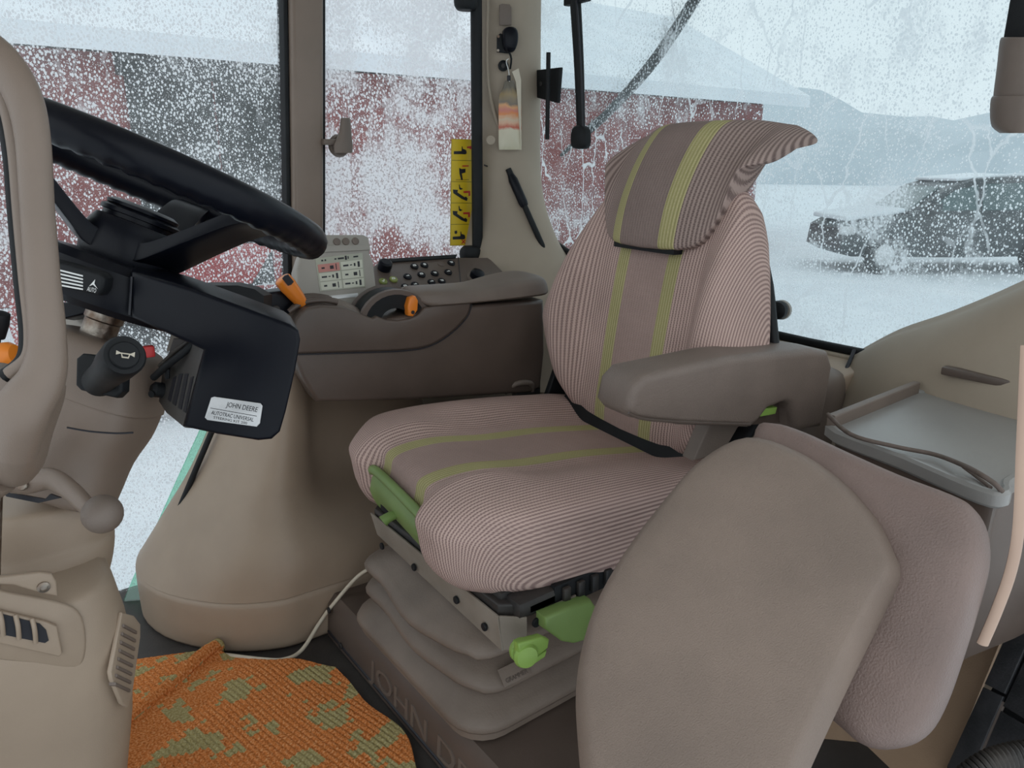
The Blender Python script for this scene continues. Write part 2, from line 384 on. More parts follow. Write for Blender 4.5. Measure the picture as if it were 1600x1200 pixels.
# rear right corner pillar flaring into the fender moulding
def R3(z, pts): return [Vector((x,y,z)) for x, y in pts]
pk = [R3(.40, [(1.16,.86),(1.10,.70),(1.18,.55),(1.30,.47),(1.42,.45),(1.46,.50),(1.46,.70),(1.46,.86)]),
      R3(.60, [(1.19,.86),(1.14,.74),(1.21,.60),(1.32,.52),(1.42,.50),(1.455,.54),(1.46,.72),(1.46,.86)]),
      R3(.70, [(1.22,.86),(1.19,.78),(1.25,.67),(1.35,.60),(1.425,.58),(1.45,.62),(1.455,.74),(1.46,.86)]),
      R3(.80, [(1.24,.86),(1.23,.81),(1.28,.74),(1.36,.69),(1.425,.68),(1.445,.72),(1.45,.78),(1.46,.86)]),
      R3(.95, [(1.265,.86),(1.258,.825),(1.295,.775),(1.36,.742),(1.42,.745),(1.44,.77),(1.445,.80),(1.46,.86)]),
      R3(1.2, [(1.28,.86),(1.272,.83),(1.305,.785),(1.36,.757),(1.42,.76),(1.445,.78),(1.45,.81),(1.46,.86)]),
      R3(1.5, [(1.29,.86),(1.285,.83),(1.315,.79),(1.37,.765),(1.43,.77),(1.45,.79),(1.455,.82),(1.46,.86)]),
      R3(1.76,[(1.30,.86),(1.30,.83),(1.325,.79),(1.38,.77),(1.44,.775),(1.46,.79),(1.46,.82),(1.46,.86)])]
t2 = st(loft('trim_2', pk, TAN2, nr=4, nl=4))
sl = [at(744,0,y=.80), at(746,390,y=.80)]
tube('seal', [lineZ(*sl, .6), lineZ(*sl, 1.75)], .016, RUBBER, t2, n=1, seg=8)
tube('panel_joint', [at(757,258,y=.79), at(775,264,x=1.332), at(800,266,x=1.368), at(822,262,x=1.405)], .0022, INK, t2, n=3, seg=6)
cu_ = at(766,219,y=.765); disc('plug', cu_, (-.35,-.9,0), .013, .006, TAN2, t2)
# right fender moulding under the armrest console
fk = [(.118, [(.215,.73),(.231,.585),(.319,.455),(.421,.390),(.505,.380),(.70,.372),(1.0,.38),(1.0,.84),(.6,.84),(.30,.84)]),
      (.20, [(.278,.74),(.286,.595),(.350,.462),(.44,.400),(.52,.392),(.70,.42),(1.0,.47),(1.0,.84),(.6,.84),(.36,.84)]),
      (.30, [(.362,.76),(.366,.63),(.400,.500),(.465,.450),(.54,.470),(.66,.565),(.95,.60),(.95,.84),(.6,.84),(.425,.84)]),
      (.42, [(.438,.78),(.435,.655),(.450,.530),(.495,.475),(.555,.500),(.645,.595),(.92,.62),(.92,.84),(.62,.84),(.475,.84)]),
      (.55, [(.485,.78),(.482,.67),(.490,.560),(.520,.500),(.575,.520),(.65,.60),(.90,.63),(.90,.84),(.64,.84),(.51,.84)]),
      (.66, [(.49,.78),(.50,.68),(.52,.58),(.545,.52),(.59,.54),(.655,.61),(.88,.64),(.88,.84),(.65,.84),(.52,.84)])]
t3 = st(loft('trim_3', [R3(z, p) for z, p in fk], TAN, nr=4, nl=5))
def sk(z, g): return [Vector((x-g*(.5 if i < 4 else 0), y-g, z)) for i, (x, y) in enumerate(fk[0][1])]
loft('skirt', [sk(.0,.000), sk(.02,.004), sk(.09,.005), sk(.112,.003), sk(.118,-.004)], TAN, t3, nr=4, nl=2, sharp=80)
# door glass rim running down the moulding
e = [(336,672),(303,750),(268,835),(238,910),(222,955)]
tube('seal', [at(px-4, py, y=.70) for px, py in e[:4]], .007, RUBBER, t3, n=3, seg=8)
gl = [at(px-6, py, y=.78) for px, py in e] + [at(px-34+k*3, py-2, y=.80) for k, (px, py) in enumerate(e[::-1])]
st(prism('window_4', gl, (0,.006,0), GEDGE, bev=0))
# left rear fender moulding, rising towards the door
def sec(y, pts): return [Vector((x,y,z)) for x, z in pts]
lk = [sec(-.255, [(1.47,.40),(1.47,.615),(1.445,.630),(1.415,.615),(1.385,.56),(1.36,.50),(1.35,.42),(1.36,.35)]),
      sec(-.33, [(1.47,.40),(1.47,.668),(1.435,.685),(1.395,.665),(1.355,.61),(1.335,.54),(1.32,.45),(1.32,.35)]),
      sec(-.42, [(1.47,.40),(1.47,.715),(1.425,.732),(1.375,.710),(1.335,.66),(1.31,.58),(1.29,.47),(1.29,.35)]),
      sec(-.52, [(1.47,.40),(1.47,.775),(1.41,.795),(1.355,.775),(1.315,.71),(1.29,.62),(1.27,.5),(1.27,.35)]),
      sec(-.64, [(1.47,.40),(1.47,.86),(1.40,.88),(1.34,.86),(1.31,.78),(1.28,.66),(1.26,.52),(1.26,.35)]),
      sec(-.80, [(1.47,.40),(1.47,.98),(1.39,1.0),(1.33,.97),(1.31,.86),(1.28,.70),(1.26,.54),(1.26,.35)])]
t5 = st(loft('trim_5', lk, TAN2, nr=4, nl=4))
loft('cup_moulding', [R3(z, [(1.33+.06*k*math.cos(a), -.245+.05*k*math.sin(a)) for a in [i*math.pi/4 for i in range(8)]]) for z, k in ((.45,.75),(.53,.95),(.575,1.0),(.605,.85),(.617,.45))], BROWN2, t5, nr=3, nl=3)
tube('trim_edge', [at(1335,547,x=1.43), at(1318,585,x=1.385), at(1302,600,x=1.36), at(1300,625,x=1.35)], .004, INK, t5, n=4, seg=6)
# left rear post
lp = at(1592, 40, x=1.38)
st(box('trim_6', (lp.x+.012, lp.y-.005, 1.46), (.05,.045,.62), RUBBER, bev=.01))
# door sill: dark tread plates, ochre edge and the peach door-frame lip
A0, A1 = at(1478,1200,d=1.22), at(1600,985,d=1.20); B1 = at(1660,1210,d=1.05)
pl = plane3(A0, A1, B1); nn = pl[1] if pl[1].z > 0 else -pl[1]
def tile(q, m=SILLM, t=.012): return [at(px, py, pl=pl) for px, py in q]
sill = st(prism('trim_7', tile([(1470,1215),(1640,915),(1760,1000),(1700,1400),(1400,1400)]), -nn*.03, RUBBER, bev=.002))
for q in ([(1483,1200),(1540,1075),(1572,1090),(1519,1215)], [(1542,1070),(1603,935),(1630,960),(1574,1086)], [(1520,1225),(1568,1112),(1640,1155),(1590,1240)], [(1571,1105),(1632,975),(1690,1010),(1643,1148)]):
    prism('tread_plate', tile(q), nn*.006, SILLM, sill, bev=.002)
prism('seam', tile([(1512,1230),(1568,1096),(1573,1099),(1518,1233)]), nn*.004, SEAM, sill, bev=.001)
of = [at(1535,935,d=1.28), at(1600,880,d=1.30), at(1478,1215,d=1.235), at(1385,1260,d=1.25), at(1290,1190,d=1.36), at(1420,1150,d=1.33)]
of = [at(1560,900,d=1.30), at(1605,905,d=1.27), at(1482,1200,d=1.235), at(1440,1300,d=1.2), at(1180,1300,d=1.3), at(1260,1130,d=1.36), at(1440,1080,d=1.36)]
st(prism('trim_8', of, (0,0,-.02), TANFL, bev=.004))
st(tube('trim_9', [at(1604,540,d=.80), at(1597,700,d=.80), at(1592,820,d=.80), at(1580,890,d=.81), at(1557,955,d=.82), at(1535,1006,d=.83)], .0068, PEACH, n=5, seg=10, flat=(FWD,.5)))

# ================================================================== OUTSIDE
def snow_ground():
    n = 60; vs_, fs = [], []
    for j in range(n+1):
        for i in range(n+1):
            a = -1+2*i/n; b = -1+2*j/n; x = 150*a*abs(a)**1.2+4; y = 150*b*abs(b)**1.2+4
            vs_.append((x, y, -1.0 + .05*math.sin(x*.9)*math.cos(y*.7) + .02*math.sin(3*x+y)))
    for j in range(n):
        for i in range(n): k = j*(n+1)+i; fs.append((k, k+1, k+n+2, k+n+1))
    return st(mk('snow_ground', vs_, fs, SNOW))
snow_ground()
barn = empty('barn', (8,12,-1), 'long red wooden barn with a snow covered roof beside the tractor', 'barn')
YB = 12.0
def bx(name, x0, x1, y0, y1, z0, z1, m, p, bev=.0): return box(name, ((x0+x1)/2,(y0+y1)/2,(z0+z1)/2), (x1-x0,y1-y0,z1-z0), m, p, bev=bev)
bx('wall', -16, 18.4, YB, YB+9, -1, 2.6, REDW, barn)
for x0, x1 in ((2.5,3.75),(3.8,5.05)): bx('door', x0, x1, YB-.08, YB-.01, -1, 2.3, DARKW, barn)
bx('header', 2.4, 5.15, YB-.06, YB, 2.3, 2.6, DARKW, barn)
rf = [(x,y,z) for x, y, z in ((0,YB-.6,2.55),(0,YB+4.5,5.2),(0,YB+9.6,2.55),(0,YB+9.6,2.85),(0,YB+4.5,5.55),(0,YB-.6,2.85))]
prism('roof', [(-16.6,y,z) for x, y, z in rf], (36.3,0,0), SNOW, barn, bev=.05)
prism('gable', [(18.3,YB,2.6),(18.3,YB+9,2.6),(18.3,YB+4.5,4.9)], (.12,0,0), REDW, barn, bev=0)
# forest ridge behind the field, its pale colour standing in for fog
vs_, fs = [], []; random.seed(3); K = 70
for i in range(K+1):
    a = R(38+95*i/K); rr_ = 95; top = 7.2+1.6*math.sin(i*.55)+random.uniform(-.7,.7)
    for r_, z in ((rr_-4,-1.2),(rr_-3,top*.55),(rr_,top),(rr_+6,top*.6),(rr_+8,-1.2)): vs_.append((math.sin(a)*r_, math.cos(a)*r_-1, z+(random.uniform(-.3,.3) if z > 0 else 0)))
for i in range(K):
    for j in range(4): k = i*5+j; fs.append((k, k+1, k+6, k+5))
st(mk('forest_ridge', vs_, fs, HAZEF))
# parked car seen through the rear glass
def build_car():
    c0 = at(1450,418,d=14.2); c0.z = -1.0
    e1 = RGT.copy(); e2 = Vector((math.sin(YAW), math.cos(YAW), 0)); E3 = Vector((0,0,1))
    o = c0 - e1*1.75
    car = empty('parked_car', o, 'dark estate car parked in the snow behind the rear window', 'car')
    P = lambda x, y, z: o + e1*x + e2*y + E3*z
    low = [(0,.45),(.05,.85),(.35,1.02),(1.25,1.12),(2.4,1.16),(3.6,1.18),(4.55,1.15),(4.75,.95),(4.78,.5),(4.6,.34),(2.4,.30),(.25,.32)]
    RS = [[P(x, y, z) for x, z in low] for y in (0,)]
    keys = []
    for y, s in ((.0,.93),(.08,.99),(.9,1.0),(1.72,.99),(1.8,.93)):
        keys.append([P(2.4+(x-2.4)*s, y, .7+(z-.7)*s) for x, z in low])
    rings('body', keys, CARP, car)
    top = [(1.22,1.10),(1.95,1.62),(2.4,1.76),(3.3,1.80),(4.2,1.74),(4.62,1.14)]
    rings('cabin', [[P(x, y, z) for x, z in top] for y in (.02,)] + [[P(2.9+(x-2.9)*.97, y, z+.03*(z > 1.5)) for x, z in top] for y in (.22,1.58)] + [[P(x, 1.78, z) for x, z in top]], CARP, car)
    for q in ([(1.55,1.18),(2.02,1.56),(2.45,1.66),(2.5,1.2)], [(2.6,1.2),(2.56,1.68),(3.35,1.70),(3.4,1.2)], [(3.5,1.2),(3.45,1.70),(4.1,1.63),(4.35,1.2)]):
        prism('side_window', [P(x, .012, z) for x, z in q], e2*-.02, CARG, car, bev=0)
    prism('windscreen', [P(1.27,.15,1.16),P(1.9,.3,1.6),P(1.9,1.5,1.6),P(1.27,1.65,1.16)], -e1*.03+E3*.02, CARG, car, bev=0)
    prism('bonnet_snow', [P(.1,.1,.98),P(1.2,.1,1.14),P(1.2,1.7,1.14),P(.1,1.7,.98)], E3*.10, SNOW, car, bev=.04)
    prism('roof_snow', [P(2.1,.15,1.72),P(3.2,.15,1.81),P(4.2,.15,1.75),P(4.2,1.65,1.75),P(3.2,1.65,1.81),P(2.1,1.65,1.72)], E3*.06, SNOW, car, bev=.02)
    for x in (.85, 3.85):
        w = lathe('wheel', P(x, .06, .36), -e2, [(.05,-.02),(.36,-.02),(.37,.04),(.36,.10),(.24,.12),(.2,.08),(.05,.09)], RUBBER, car); lathe('hub_cap', P(x, -.05, .36), -e2, [(.05,0),(.2,0),(.18,.03),(.03,.04)], SILVER, w)
    prism('wing_mirror', [P(1.55,-.02,1.18),P(1.75,-.02,1.18),P(1.75,-.02,1.34),P(1.6,-.02,1.32)], e2*-.16, CARP, car, bev=.02)
    box('headlamp', P(.12,.05,.82), (.3,.12,.16), SILVER, car, (e1, e2, E3), .03)
build_car()
# red implement out in the yard beyond the steering wheel
def build_trailer():
    c = at(250,350,d=6.4); o = Vector((c.x, c.y, -1.0)); ex = Vector((.96,-.28,0)).normalized(); ey = Vector((-ex.y, ex.x, 0)); E3 = Vector((0,0,1))
    t = empty('farm_implement', o, 'red farm implement standing in the snowy yard beyond the steering wheel', 'implement')
    P = lambda x, y, z: o + ex*x + ey*y + E3*z
    A = (ex, ey, E3)
    prism('hopper', [P(-.2,-.3,1.0),P(.7,-.3,1.0),P(.9,-.3,1.30),P(-.3,-.3,1.30)], ey*.6, REDM, t, bev=.02)
    for s in (-1, 1):
        box('beam', P(0, s*.35, .82), (2.6,.1,.12), REDM, t, A, .01)
        w = lathe('wheel', P(-.3, s*.75, .42), ey*s, [(.06,-.1),(.40,-.1),(.42,0),(.40,.1),(.2,.1),(.06,.06)], RUBBER, t); lathe('hub', P(-.3, s*.75, .42), ey*s, [(.03,.05),(.17,.05),(.14,.12),(.03,.13)], REDM, w)
    for x in (-1.1, -.2, .8, 1.2): tube('tine', [P(x,-.5,.8), P(x+.05,-.6,.5), P(x-.05,-.62,.12)], .035, REDM, t, n=3, seg=8)
    for x in (-.95, .95): box('upright', P(x,.0,1.05), (.08,.08,.9), REDM, t, A, .01)
    tube('drawbar', [P(1.2,-.3,.8), P(2.3,0,.6), P(1.2,.3,.8)], .045, REDM, t, n=1, seg=8)
build_trailer()
# ================================================================== OPERATOR SEAT
SEATO = Vector((.85,.04,0)); PH = R(-7)
SXv = Vector((math.cos(PH), math.sin(PH), 0)); SYv = Vector((-math.sin(PH), math.cos(PH), 0)); Z = Vector((0,0,1))
def SL(x, y, z): return SEATO + SXv*x + SYv*y + Z*z
def atL(px, py, x=None, y=None):
    r = ray(px, py); o = CAM-SEATO
    t = (x-o.dot(SXv))/r.dot(SXv) if x is not None else (y-o.dot(SYv))/r.dot(SYv)
    return CAM+r*t
seat = empty('operator_seat', (.80,.02,.10), 'striped mauve fabric operator seat with high backrest on a bellows suspension', 'seat')
def softloft(name, ctrl, um, m, parent, nu=72, nseg=6, p=4.5, bend=lambda u: u, side='z', sg=1.0):
    """upholstery: side profiles ctrl(u) -> [(x,z)..] closed, swept across u, rounded shut at both ends; UV.x = distance across"""
    RS, uvs = [], []
    for i in range(nu+1):
        th = -math.pi/2+math.pi*i/nu
        q = math.sin(th); u = um*math.copysign(abs(q)**.8, q) if True else 0
        a = min(1, abs(u)/um); s = max(.02, (1-a**p)**(1/p))
        P = spl([Vector((x, 0, z)) for x, z in ctrl(u)], nseg, True)
        c = sum(P, Vector())/len(P); ring = []
        acc = 0; prev = None; g_ = sg*ss(.70,1,a); zt = max(v.z for v in P); xf_ = min(v.x for v in P)
        for v in P:
            if prev is not None: acc += (v-prev).length
            prev = v; w = c+(v-c)*s
            ring.append(SL(w.x, bend(u), w.z)); uvs.append((u+math.copysign(g_*((zt-w.z) if side == 'z' else (w.x-xf_)), u), acc))
        RS.append(ring)
    return rings(name, RS, m, parent, uvs=uvs, sharp=80)
# --- cushion
def cush(u):
    a = abs(u); l = ss(.095,.15,a); b = ss(.11,.235,a)
    zf = .498+.018*l; zm = .482+.030*b; zr = .462+.034*b; zb = .422-.072*l
    xf = -.292-.030*l+.03*ss(.2,.29,a)
    return [(.245,zr-.012),(.16,zr),(.04,zm-.004),(-.08,zm+.004),(-.19,zf+.002),(-.270,zf-.006),(xf+.007,zf-.036),(xf,zf-.070),(xf+.012+.024*l,zb+.008),(-.12,zb-.022*l),(.05,zb-.02*l),(.2,zb+.012),(.262,.45)]
softloft('cushion', cush, .292, FAB, seat, nu=80, p=5.5)
# --- backrest
B0 = (.228,.452); LEAN = R(9.5)
def bk(f, v): return (B0[0]+v*math.sin(LEAN)-f*math.cos(LEAN), B0[1]+v*math.cos(LEAN)+f*math.sin(LEAN))
def back(u):
    a = abs(u)
    v1 = lerp_tab([(0,.535),(.10,.53),(.17,.520),(.20,.50),(.22,.47),(.24,.42),(.258,.365),(.275,.31),(.295,.25)], a)
    v0 = lerp_tab([(0,-.03),(.12,-.02),(.18,.0),(.22,.03),(.25,.07),(.275,.12),(.295,.17)], a)
    bo = ss(.14,.235,a)
    f = lambda t: .030+.085*bo*(math.sin(math.pi*min(1, max(0, .12+t*.80)))**1.2) + .012*math.sin(math.pi*t)*(1-bo) - .018*ss(.8,1,t)
    h = v1-v0; th = .055
    return [bk(f(0)-.03, v0), bk(f(.08), v0+h*.08), bk(f(.28), v0+h*.28), bk(f(.5), v0+h*.5), bk(f(.72), v0+h*.72), bk(f(.9), v0+h*.9), bk(.01, v1),
            bk(-th*.7, v1-h*.03), bk(-th, v0+h*.8), bk(-th, v0+h*.5), bk(-th, v0+h*.2), bk(-th*.6, v0+.0)]
softloft('backrest', back, .292, FAB, seat, nu=80, p=4.0, side='x')
# --- headrest extension with swept-back wings
def head(u):
    a = abs(u)*1.10; zb = lerp_tab([(0,.848),(.1,.851),(.135,.857),(.155,.868),(.175,.895),(.188,.925),(.197,.965),(.206,.988),(.218,.996),(.237,.996)], a); zt = lerp_tab([(0,1.082),(.14,1.080),(.2,1.072),(.237,1.056)], a)
    cx = .8*max(0, a-.06)**1.3; h = zt-zb
    f = lambda t: .222+.060*t+.035*t*t*t+cx*(.75+.5*t)
    return [(f(0)+.004, zb), (f(.12)-.006, zb+h*.12), (f(.4)-.010, zb+h*.4), (f(.7)-.006, zb+h*.7), (f(.93)+.004, zb+h*.93), (f(1)+.03, zt+.001), (f(1)+.052, zt-.012), (f(.7)+.052, zb+h*.7), (f(.35)+.050, zb+h*.35), (f(.05)+.035, zb+h*.04)]
softloft('headrest', head, .216, FABH, seat, nu=90, p=7, side='x', sg=.35)
loft('headrest_gap', [[SL(.232+.9*max(0,abs(y)-.07)**1.55*.7, y, z) for y in (-.09,-.06,-.03,0,.03,.06,.09)] + [SL(.262, y, z) for y in (.09,.06,.03,0,-.03,-.06,-.09)] for z in (.841,.851)], RUBBER, seat, nr=1, nl=1)
# --- black shell and spine behind the backrest
def shell(u):
    a = abs(u); v1 = lerp_tab([(0,.48),(.16,.47),(.19,.44),(.24,.36),(.275,.28),(.292,.22)], a); v0 = lerp_tab([(0,-.06),(.2,-.03),(.27,.08),(.30,.16)], a); h = v1-v0
    return [bk(-.040, v0), bk(-.040, v0+h*.33), bk(-.040, v0+h*.66), bk(-.040, v1), bk(-.062, v1-.02), bk(-.070, v0+h*.6), bk(-.070, v0+h*.3), bk(-.062, v0+.02)]
softloft('back_shell', shell, .294, RUBBER, seat, nu=40, nseg=3, p=7)
prism('back_bracket', [SL(.16,-.22,.40), SL(.31,-.22,.40), SL(.31,-.22,.56), SL(.25,-.22,.58)], SYv*.44, RUBBER, seat, bev=.006)
box('seat_pan', SL(-.01,0,.395), (.46,.44,.045), RUBBER, seat, (SXv, SYv, Z), .008)
prism('hinge_arm', [SL(.14,.283,.36), SL(.27,.283,.36), SL(.30,.283,.60), SL(.26,.283,.62), SL(.2,.283,.47)], SYv*.018, RUBBER, seat, bev=.004)
box('gap_plate', SL(.238,0,.450), (.085,.30,.014), RUBBER, seat, (SXv, SYv, Z), .004)
# --- green adjuster tray let into the cushion front
g = empty  # noqa
tx = -.290
gt = loft('cushion_tray', [[SL(tx+dx, y, z+dz) for dx, dz in ((.09,.012),(.03,.014),(-.004,.004),(-.014,-.02),(-.010,-.045),(.010,-.080),(.045,-.095),(.09,-.092))] for y, z in ((-.125,.440),(-.09,.444),(0,.445),(.07,.445),(.110,.443),(.125,.433))], GREEN, seat, nr=2, nl=3)
for k, zz in enumerate((.420,.400,.380)):
    tube('tray_rib', [SL(tx-.010+k*.007, y, zz) for y in (-.12,-.05,.0,.06,.112)], .0035, GREEN, gt, n=2, seg=6)
for y in (-.04,.035,.10): tube('tray_rib', [SL(tx-.008, y, .423), SL(tx-.002, y, .398), SL(tx+.018, y, .372)], .003, GREEN, gt, n=2, seg=6)
tube('tray_lip', [SL(tx+.03,.122,.41), SL(tx-.006,.120,.442), SL(tx-.01,.095,.453), SL(tx-.01,.0,.455), SL(tx-.01,-.12,.453)], .009, GREEN, gt, n=4, seg=8)
hk = at(610,807,x=.545); hk2 = at(598,815,x=.53)
tube('tilt_handle', [hk+Vector((.05,0,.004)), hk, hk2], [.007,.009,.011], GREEN, seat, n=3, seg=8)
# --- suspension head: bevelled steel frame with rivets
XF = .572
fr = [(XF,.205),(XF,-.205),(XF+.04,-.235),(.98,-.235),(.98,.235),(XF+.03,.235)]
pf = prism('suspension_frame', [(x,y,.338) for x, y in fr], (0,0,.022), FRAME, seat, bev=.004)
box('frame_rail', (XF+.035,0,.358), (.05,.40,.028), FRAME, seat, bev=.008)
box('frame_rail', (.78,-.215,.352), (.38,.04,.030), FRAME, seat, bev=.008)
box('slide_rail', (.80,-.15,.375), (.42,.03,.02), RUBBER, seat); box('slide_rail', (.80,.17,.375), (.42,.03,.02), RUBBER, seat)
prism('front_plate', [(XF-.006,.212,.350),(XF-.006,-.212,.345),(XF-.002,-.218,.285),(XF-.002,.195,.308)], (.004,0,0), PLATE, seat, bev=.001)
prism('side_plate', [(XF-.004,-.214,.345),(XF+.03,-.238,.342),(XF+.032,-.238,.282),(XF,-.216,.285)], (.003,.003,0), PLATE, seat, bev=.001)
prism('side_plate', [(.655,-.241,.345),(.70,-.241,.345),(.70,-.241,.305),(.64,-.241,.318)], (0,.004,0), PLATE, seat, bev=.001)
for px, py in ((598,853),(648,886),(714,937),(758,979)):
    c = at(px, py, x=XF-.006); disc('rivet', c, (-1,0,0), .0068, .004, RUBBER, seat, 12)
c = at(837,972,y=-.242); disc('rivet', c, (0,-1,0), .0078, .004, RUBBER, seat, 12)
for y, z in ((-.19,.361),(-.225,.358)): disc('bolt', (XF+.03, y, z), (0,0,1), .007, .004, FRAME, seat, 8)
prism('side_rack', [(.66,-.236,.372),(.90,-.236,.372),(.90,-.236,.33),(.66,-.236,.33)], (0,.012,0), RUBBER, seat, bev=.002)
for i in range(7): box('rack_tooth', (.68+i*.03,-.240,.352), (.014,.008,.03), FRAME, seat, bev=.002)
box('front_spring_block', (XF+.02,.175,.376), (.03,.03,.03), RUBBER, seat)
# --- bellows folds
def rr(x0, x1, y0, y1, z, r, n=5, sag=0):
    out = []
    for cx, cy, a0 in ((x1-r,y1-r,0),(x0+r,y1-r,90),(x0+r,y0+r,180),(x1-r,y0+r,270)):
        for k in range(n+1):
            a = R(a0+90*k/n); out.append(Vector((cx+r*math.cos(a), cy+r*math.sin(a), z)))
    # subdivide the straights so that the lip can ripple
    res = []
    for i, p in enumerate(out):
        res.append(p); q = out[(i+1) % len(out)]
        if (q-p).length > .1:
            for k in range(1, 8): res.append(p.lerp(q, k/8))
    for p in res:
        if sag and p.x < x0+.02: p.x += sag*math.sin((p.y-y0)/(y1-y0)*2*math.pi*1.5+.6); p.z += sag*.6*math.cos((p.y-y0)/(y1-y0)*2*math.pi*1.2)
    return res
def fold(z0, z1, x0, y0, y1, lip, sag):
    mid = z0+.016
    prof = [(z0-.004,.018),(z0,.003),(z0+.006,0),(mid,.004),(mid+.010,.016),((mid+z1)/2,.034),(z1,.052),(z1+.004,.07)]
    RS = [rr(x0+i, 1.0-i, y0+i, y1-i, z, .07-.4*i if i < .06 else .045, sag=sag*max(0, 1-i*14)) for z, i in prof]
    return rings('bellows_fold', RS, BELLOW, seat, sharp=70)
fold(.118,.178,.520,-.205,.262,1,.0)
fold(.178,.235,.536,-.190,.248,1,.006)
fold(.238,.292,.530,-.178,.236,1,.008)
rings('bellows_foot', [rr(.528+i,.99-i,-.198+i,.25-i,z,.06) for z, i in ((.098,.012),(.104,0),(.116,0),(.120,.012))], BELLOW, seat)
bd0 = at(800,1062,y=-.212); ud = Vector((1,0,.02)).normalized()
bc = at(806,1055,y=-.196); bu, bv = Vector((.985,-.06,.16)).normalized(), Vector((.06,.55,.83)).normalized()
bc = at(804,1050,y=-.183); bu, bv = Vector((1,0,0)), Vector((0,.62,.78)).normalized()
bd = box('badge', bc, (.056,.030,.003), BELLOW, seat, (bu, bv, bu.cross(bv)), .004)
text('badge_lettering', 'GRAMMER', bc-bv*.007+bu.cross(bv)*.0018, bu, bv, .010, BROWN, bd, .0006, fit=.044)
# --- green levers on the near side
kn = lathe('weight_knob', at(812,1012,y=-.262), (-.25,-.95,.1), [(.004,0),(.017,0),(.019,.006),(.018,.012),(.0155,.013),(.0155,.017),(.018,.018),(.019,.024),(.016,.03),(.004,.032)], LIME, seat, 20)
kb = at(828,1004,y=-.262)
prism('knob_grip', [at(px,py,y=-.272) for px,py in ((800,998),(838,988),(850,993),(848,1006),(830,1020),(802,1016))], (0,-.014,0), LIME, kn, bev=.004)
prism('knob_grip', [at(px,py,y=-.272) for px,py in ((800,1018),(828,1021),(846,1010),(843,1020),(826,1031),(804,1030))], (0,-.014,0), LIME, kn, bev=.003)
pdl = [at(px,py,y=-.262) for px,py in ((852,965),(884,952),(925,938),(940,960),(922,1000),(898,1007),(880,1004),(852,984))]
prism('slide_paddle', pdl, (0,.026,.0), GREEN, seat, bev=.006)
# --- left armrest
ap = [(-.050,.690),(-.030,.706),(.14,.712),(.34,.700),(.385,.690),(.402,.66),(.398,.60),(.392,.548),(.315,.553),(.300,.605),(.285,.612),(.245,.607),(.225,.588),(.205,.580),(.05,.612),(-.045,.640),(-.058,.655)]
o0 = -.335
arm = prism('armrest', [SL(x, o0, z) for x, z in ap], SYv*.085, ARM, seat, bev=.014, seg=4, sharp=60)
prism('armrest_core', [SL(.21,o0+.03,.575), SL(.33,o0+.03,.56), SL(.33,o0+.03,.63), SL(.21,o0+.03,.63)], SYv*.05, BROWN, arm, bev=.002)
prism('armrest_release', [SL(.225,o0+.012,.592), SL(.277,o0+.012,.590), SL(.280,o0+.012,.602), SL(.235,o0+.012,.606)], SYv*.02, LIME, arm, bev=.002)
tube('armrest_seam', [SL(-.058,o0-.001,.653), SL(-.03,o0-.002,.639), SL(.05,o0-.002,.620), SL(.2,o0-.002,.589)], .0022, BROWN, arm, n=4, seg=6)
prism('armrest_stem', [SL(.13,o0+.05,.52), SL(.20,o0+.05,.52), SL(.26,o0+.05,.60), SL(.17,o0+.05,.60)], SYv*.03, BROWN2, seat, bev=.004)
# --- moulded platform the seat stands on
plat = st(prism('trim_10', [(.525,.375,.0),(.525,-.33,.0),(.527,-.33,.085),(.540,-.33,.100),(1.40,-.33,.100),(1.40,-.33,0)][::1] and [(.522,.378,.0),(.528,.378,.078),(.545,.378,.098),(1.40,.378,.098),(1.40,.378,0)], (0,-.74,0), BROWN, bev=.006))
tx_ = text('lettering', 'JOHN DEERE', Vector((.5255,-.085,.040)), (0,-1,0), (.08,0,1), .062, BROWN2, plat, .003, fit=.50)
for y, z in ((.352,.075),(.30,.015)): disc('screw', (.522,y,z), (-1,0,0), .007, .004, FRAME, plat, 10)
tube('platform_groove', [(.523,.37,.012),(.523,-.36,.012)], .003, INK, plat, n=1, seg=6)
# ================================================================== RIGHT-HAND CONTROL CONSOLE (swings with the seat)
con = empty('control_console', SL(-.05,.45,.47), 'dark brown control console with padded armrest beside the operator seat', 'console')
YC = .345; WC = .17
low = [(-.376,.627),(-.362,.580),(-.336,.523),(-.137,.495),(.19,.462),(.222,.470),(.232,.560),(.228,.690),(.03,.695),(-.10,.690),(-.24,.680),(-.36,.690)]
prism('body', [SL(x, YC, z) for x, z in low], SYv*WC, BROWN, con, bev=.010, seg=3, sharp=60)
seamc = spl([Vector((x,0,z)) for x, z in ((-.376,.634),(-.25,.622),(-.13,.612),(-.07,.617),(-.02,.640),(.018,.672),(.030,.700))], 4)
arc = [Vector((-.152+.062*math.cos(a), 0, .694+.036*math.sin(a)-.004)) for a in [R(d) for d in range(-160, -19, 20)]]
topl = [(.03,.704),(-.075,.704)] 
up = [(v.x, v.z) for v in seamc] + [(.028,.708),(-.085,.702)] + [(-.100,.688),(-.120,.682),(-.148,.680),(-.175,.684),(-.195,.694),(-.205,.690),(-.225,.700),(-.26,.718),(-.31,.727),(-.345,.724),(-.366,.706),(-.376,.680)]
prism('upper_panel', [SL(x, YC-.004, z) for x, z in up], SYv*(WC-.01), BROWN, con, bev=.006, seg=3, sharp=60)
tube('panel_joint', [SL(v.x, YC-.0045, v.z-.001) for v in seamc], .0016, INK, con, n=1, seg=6)
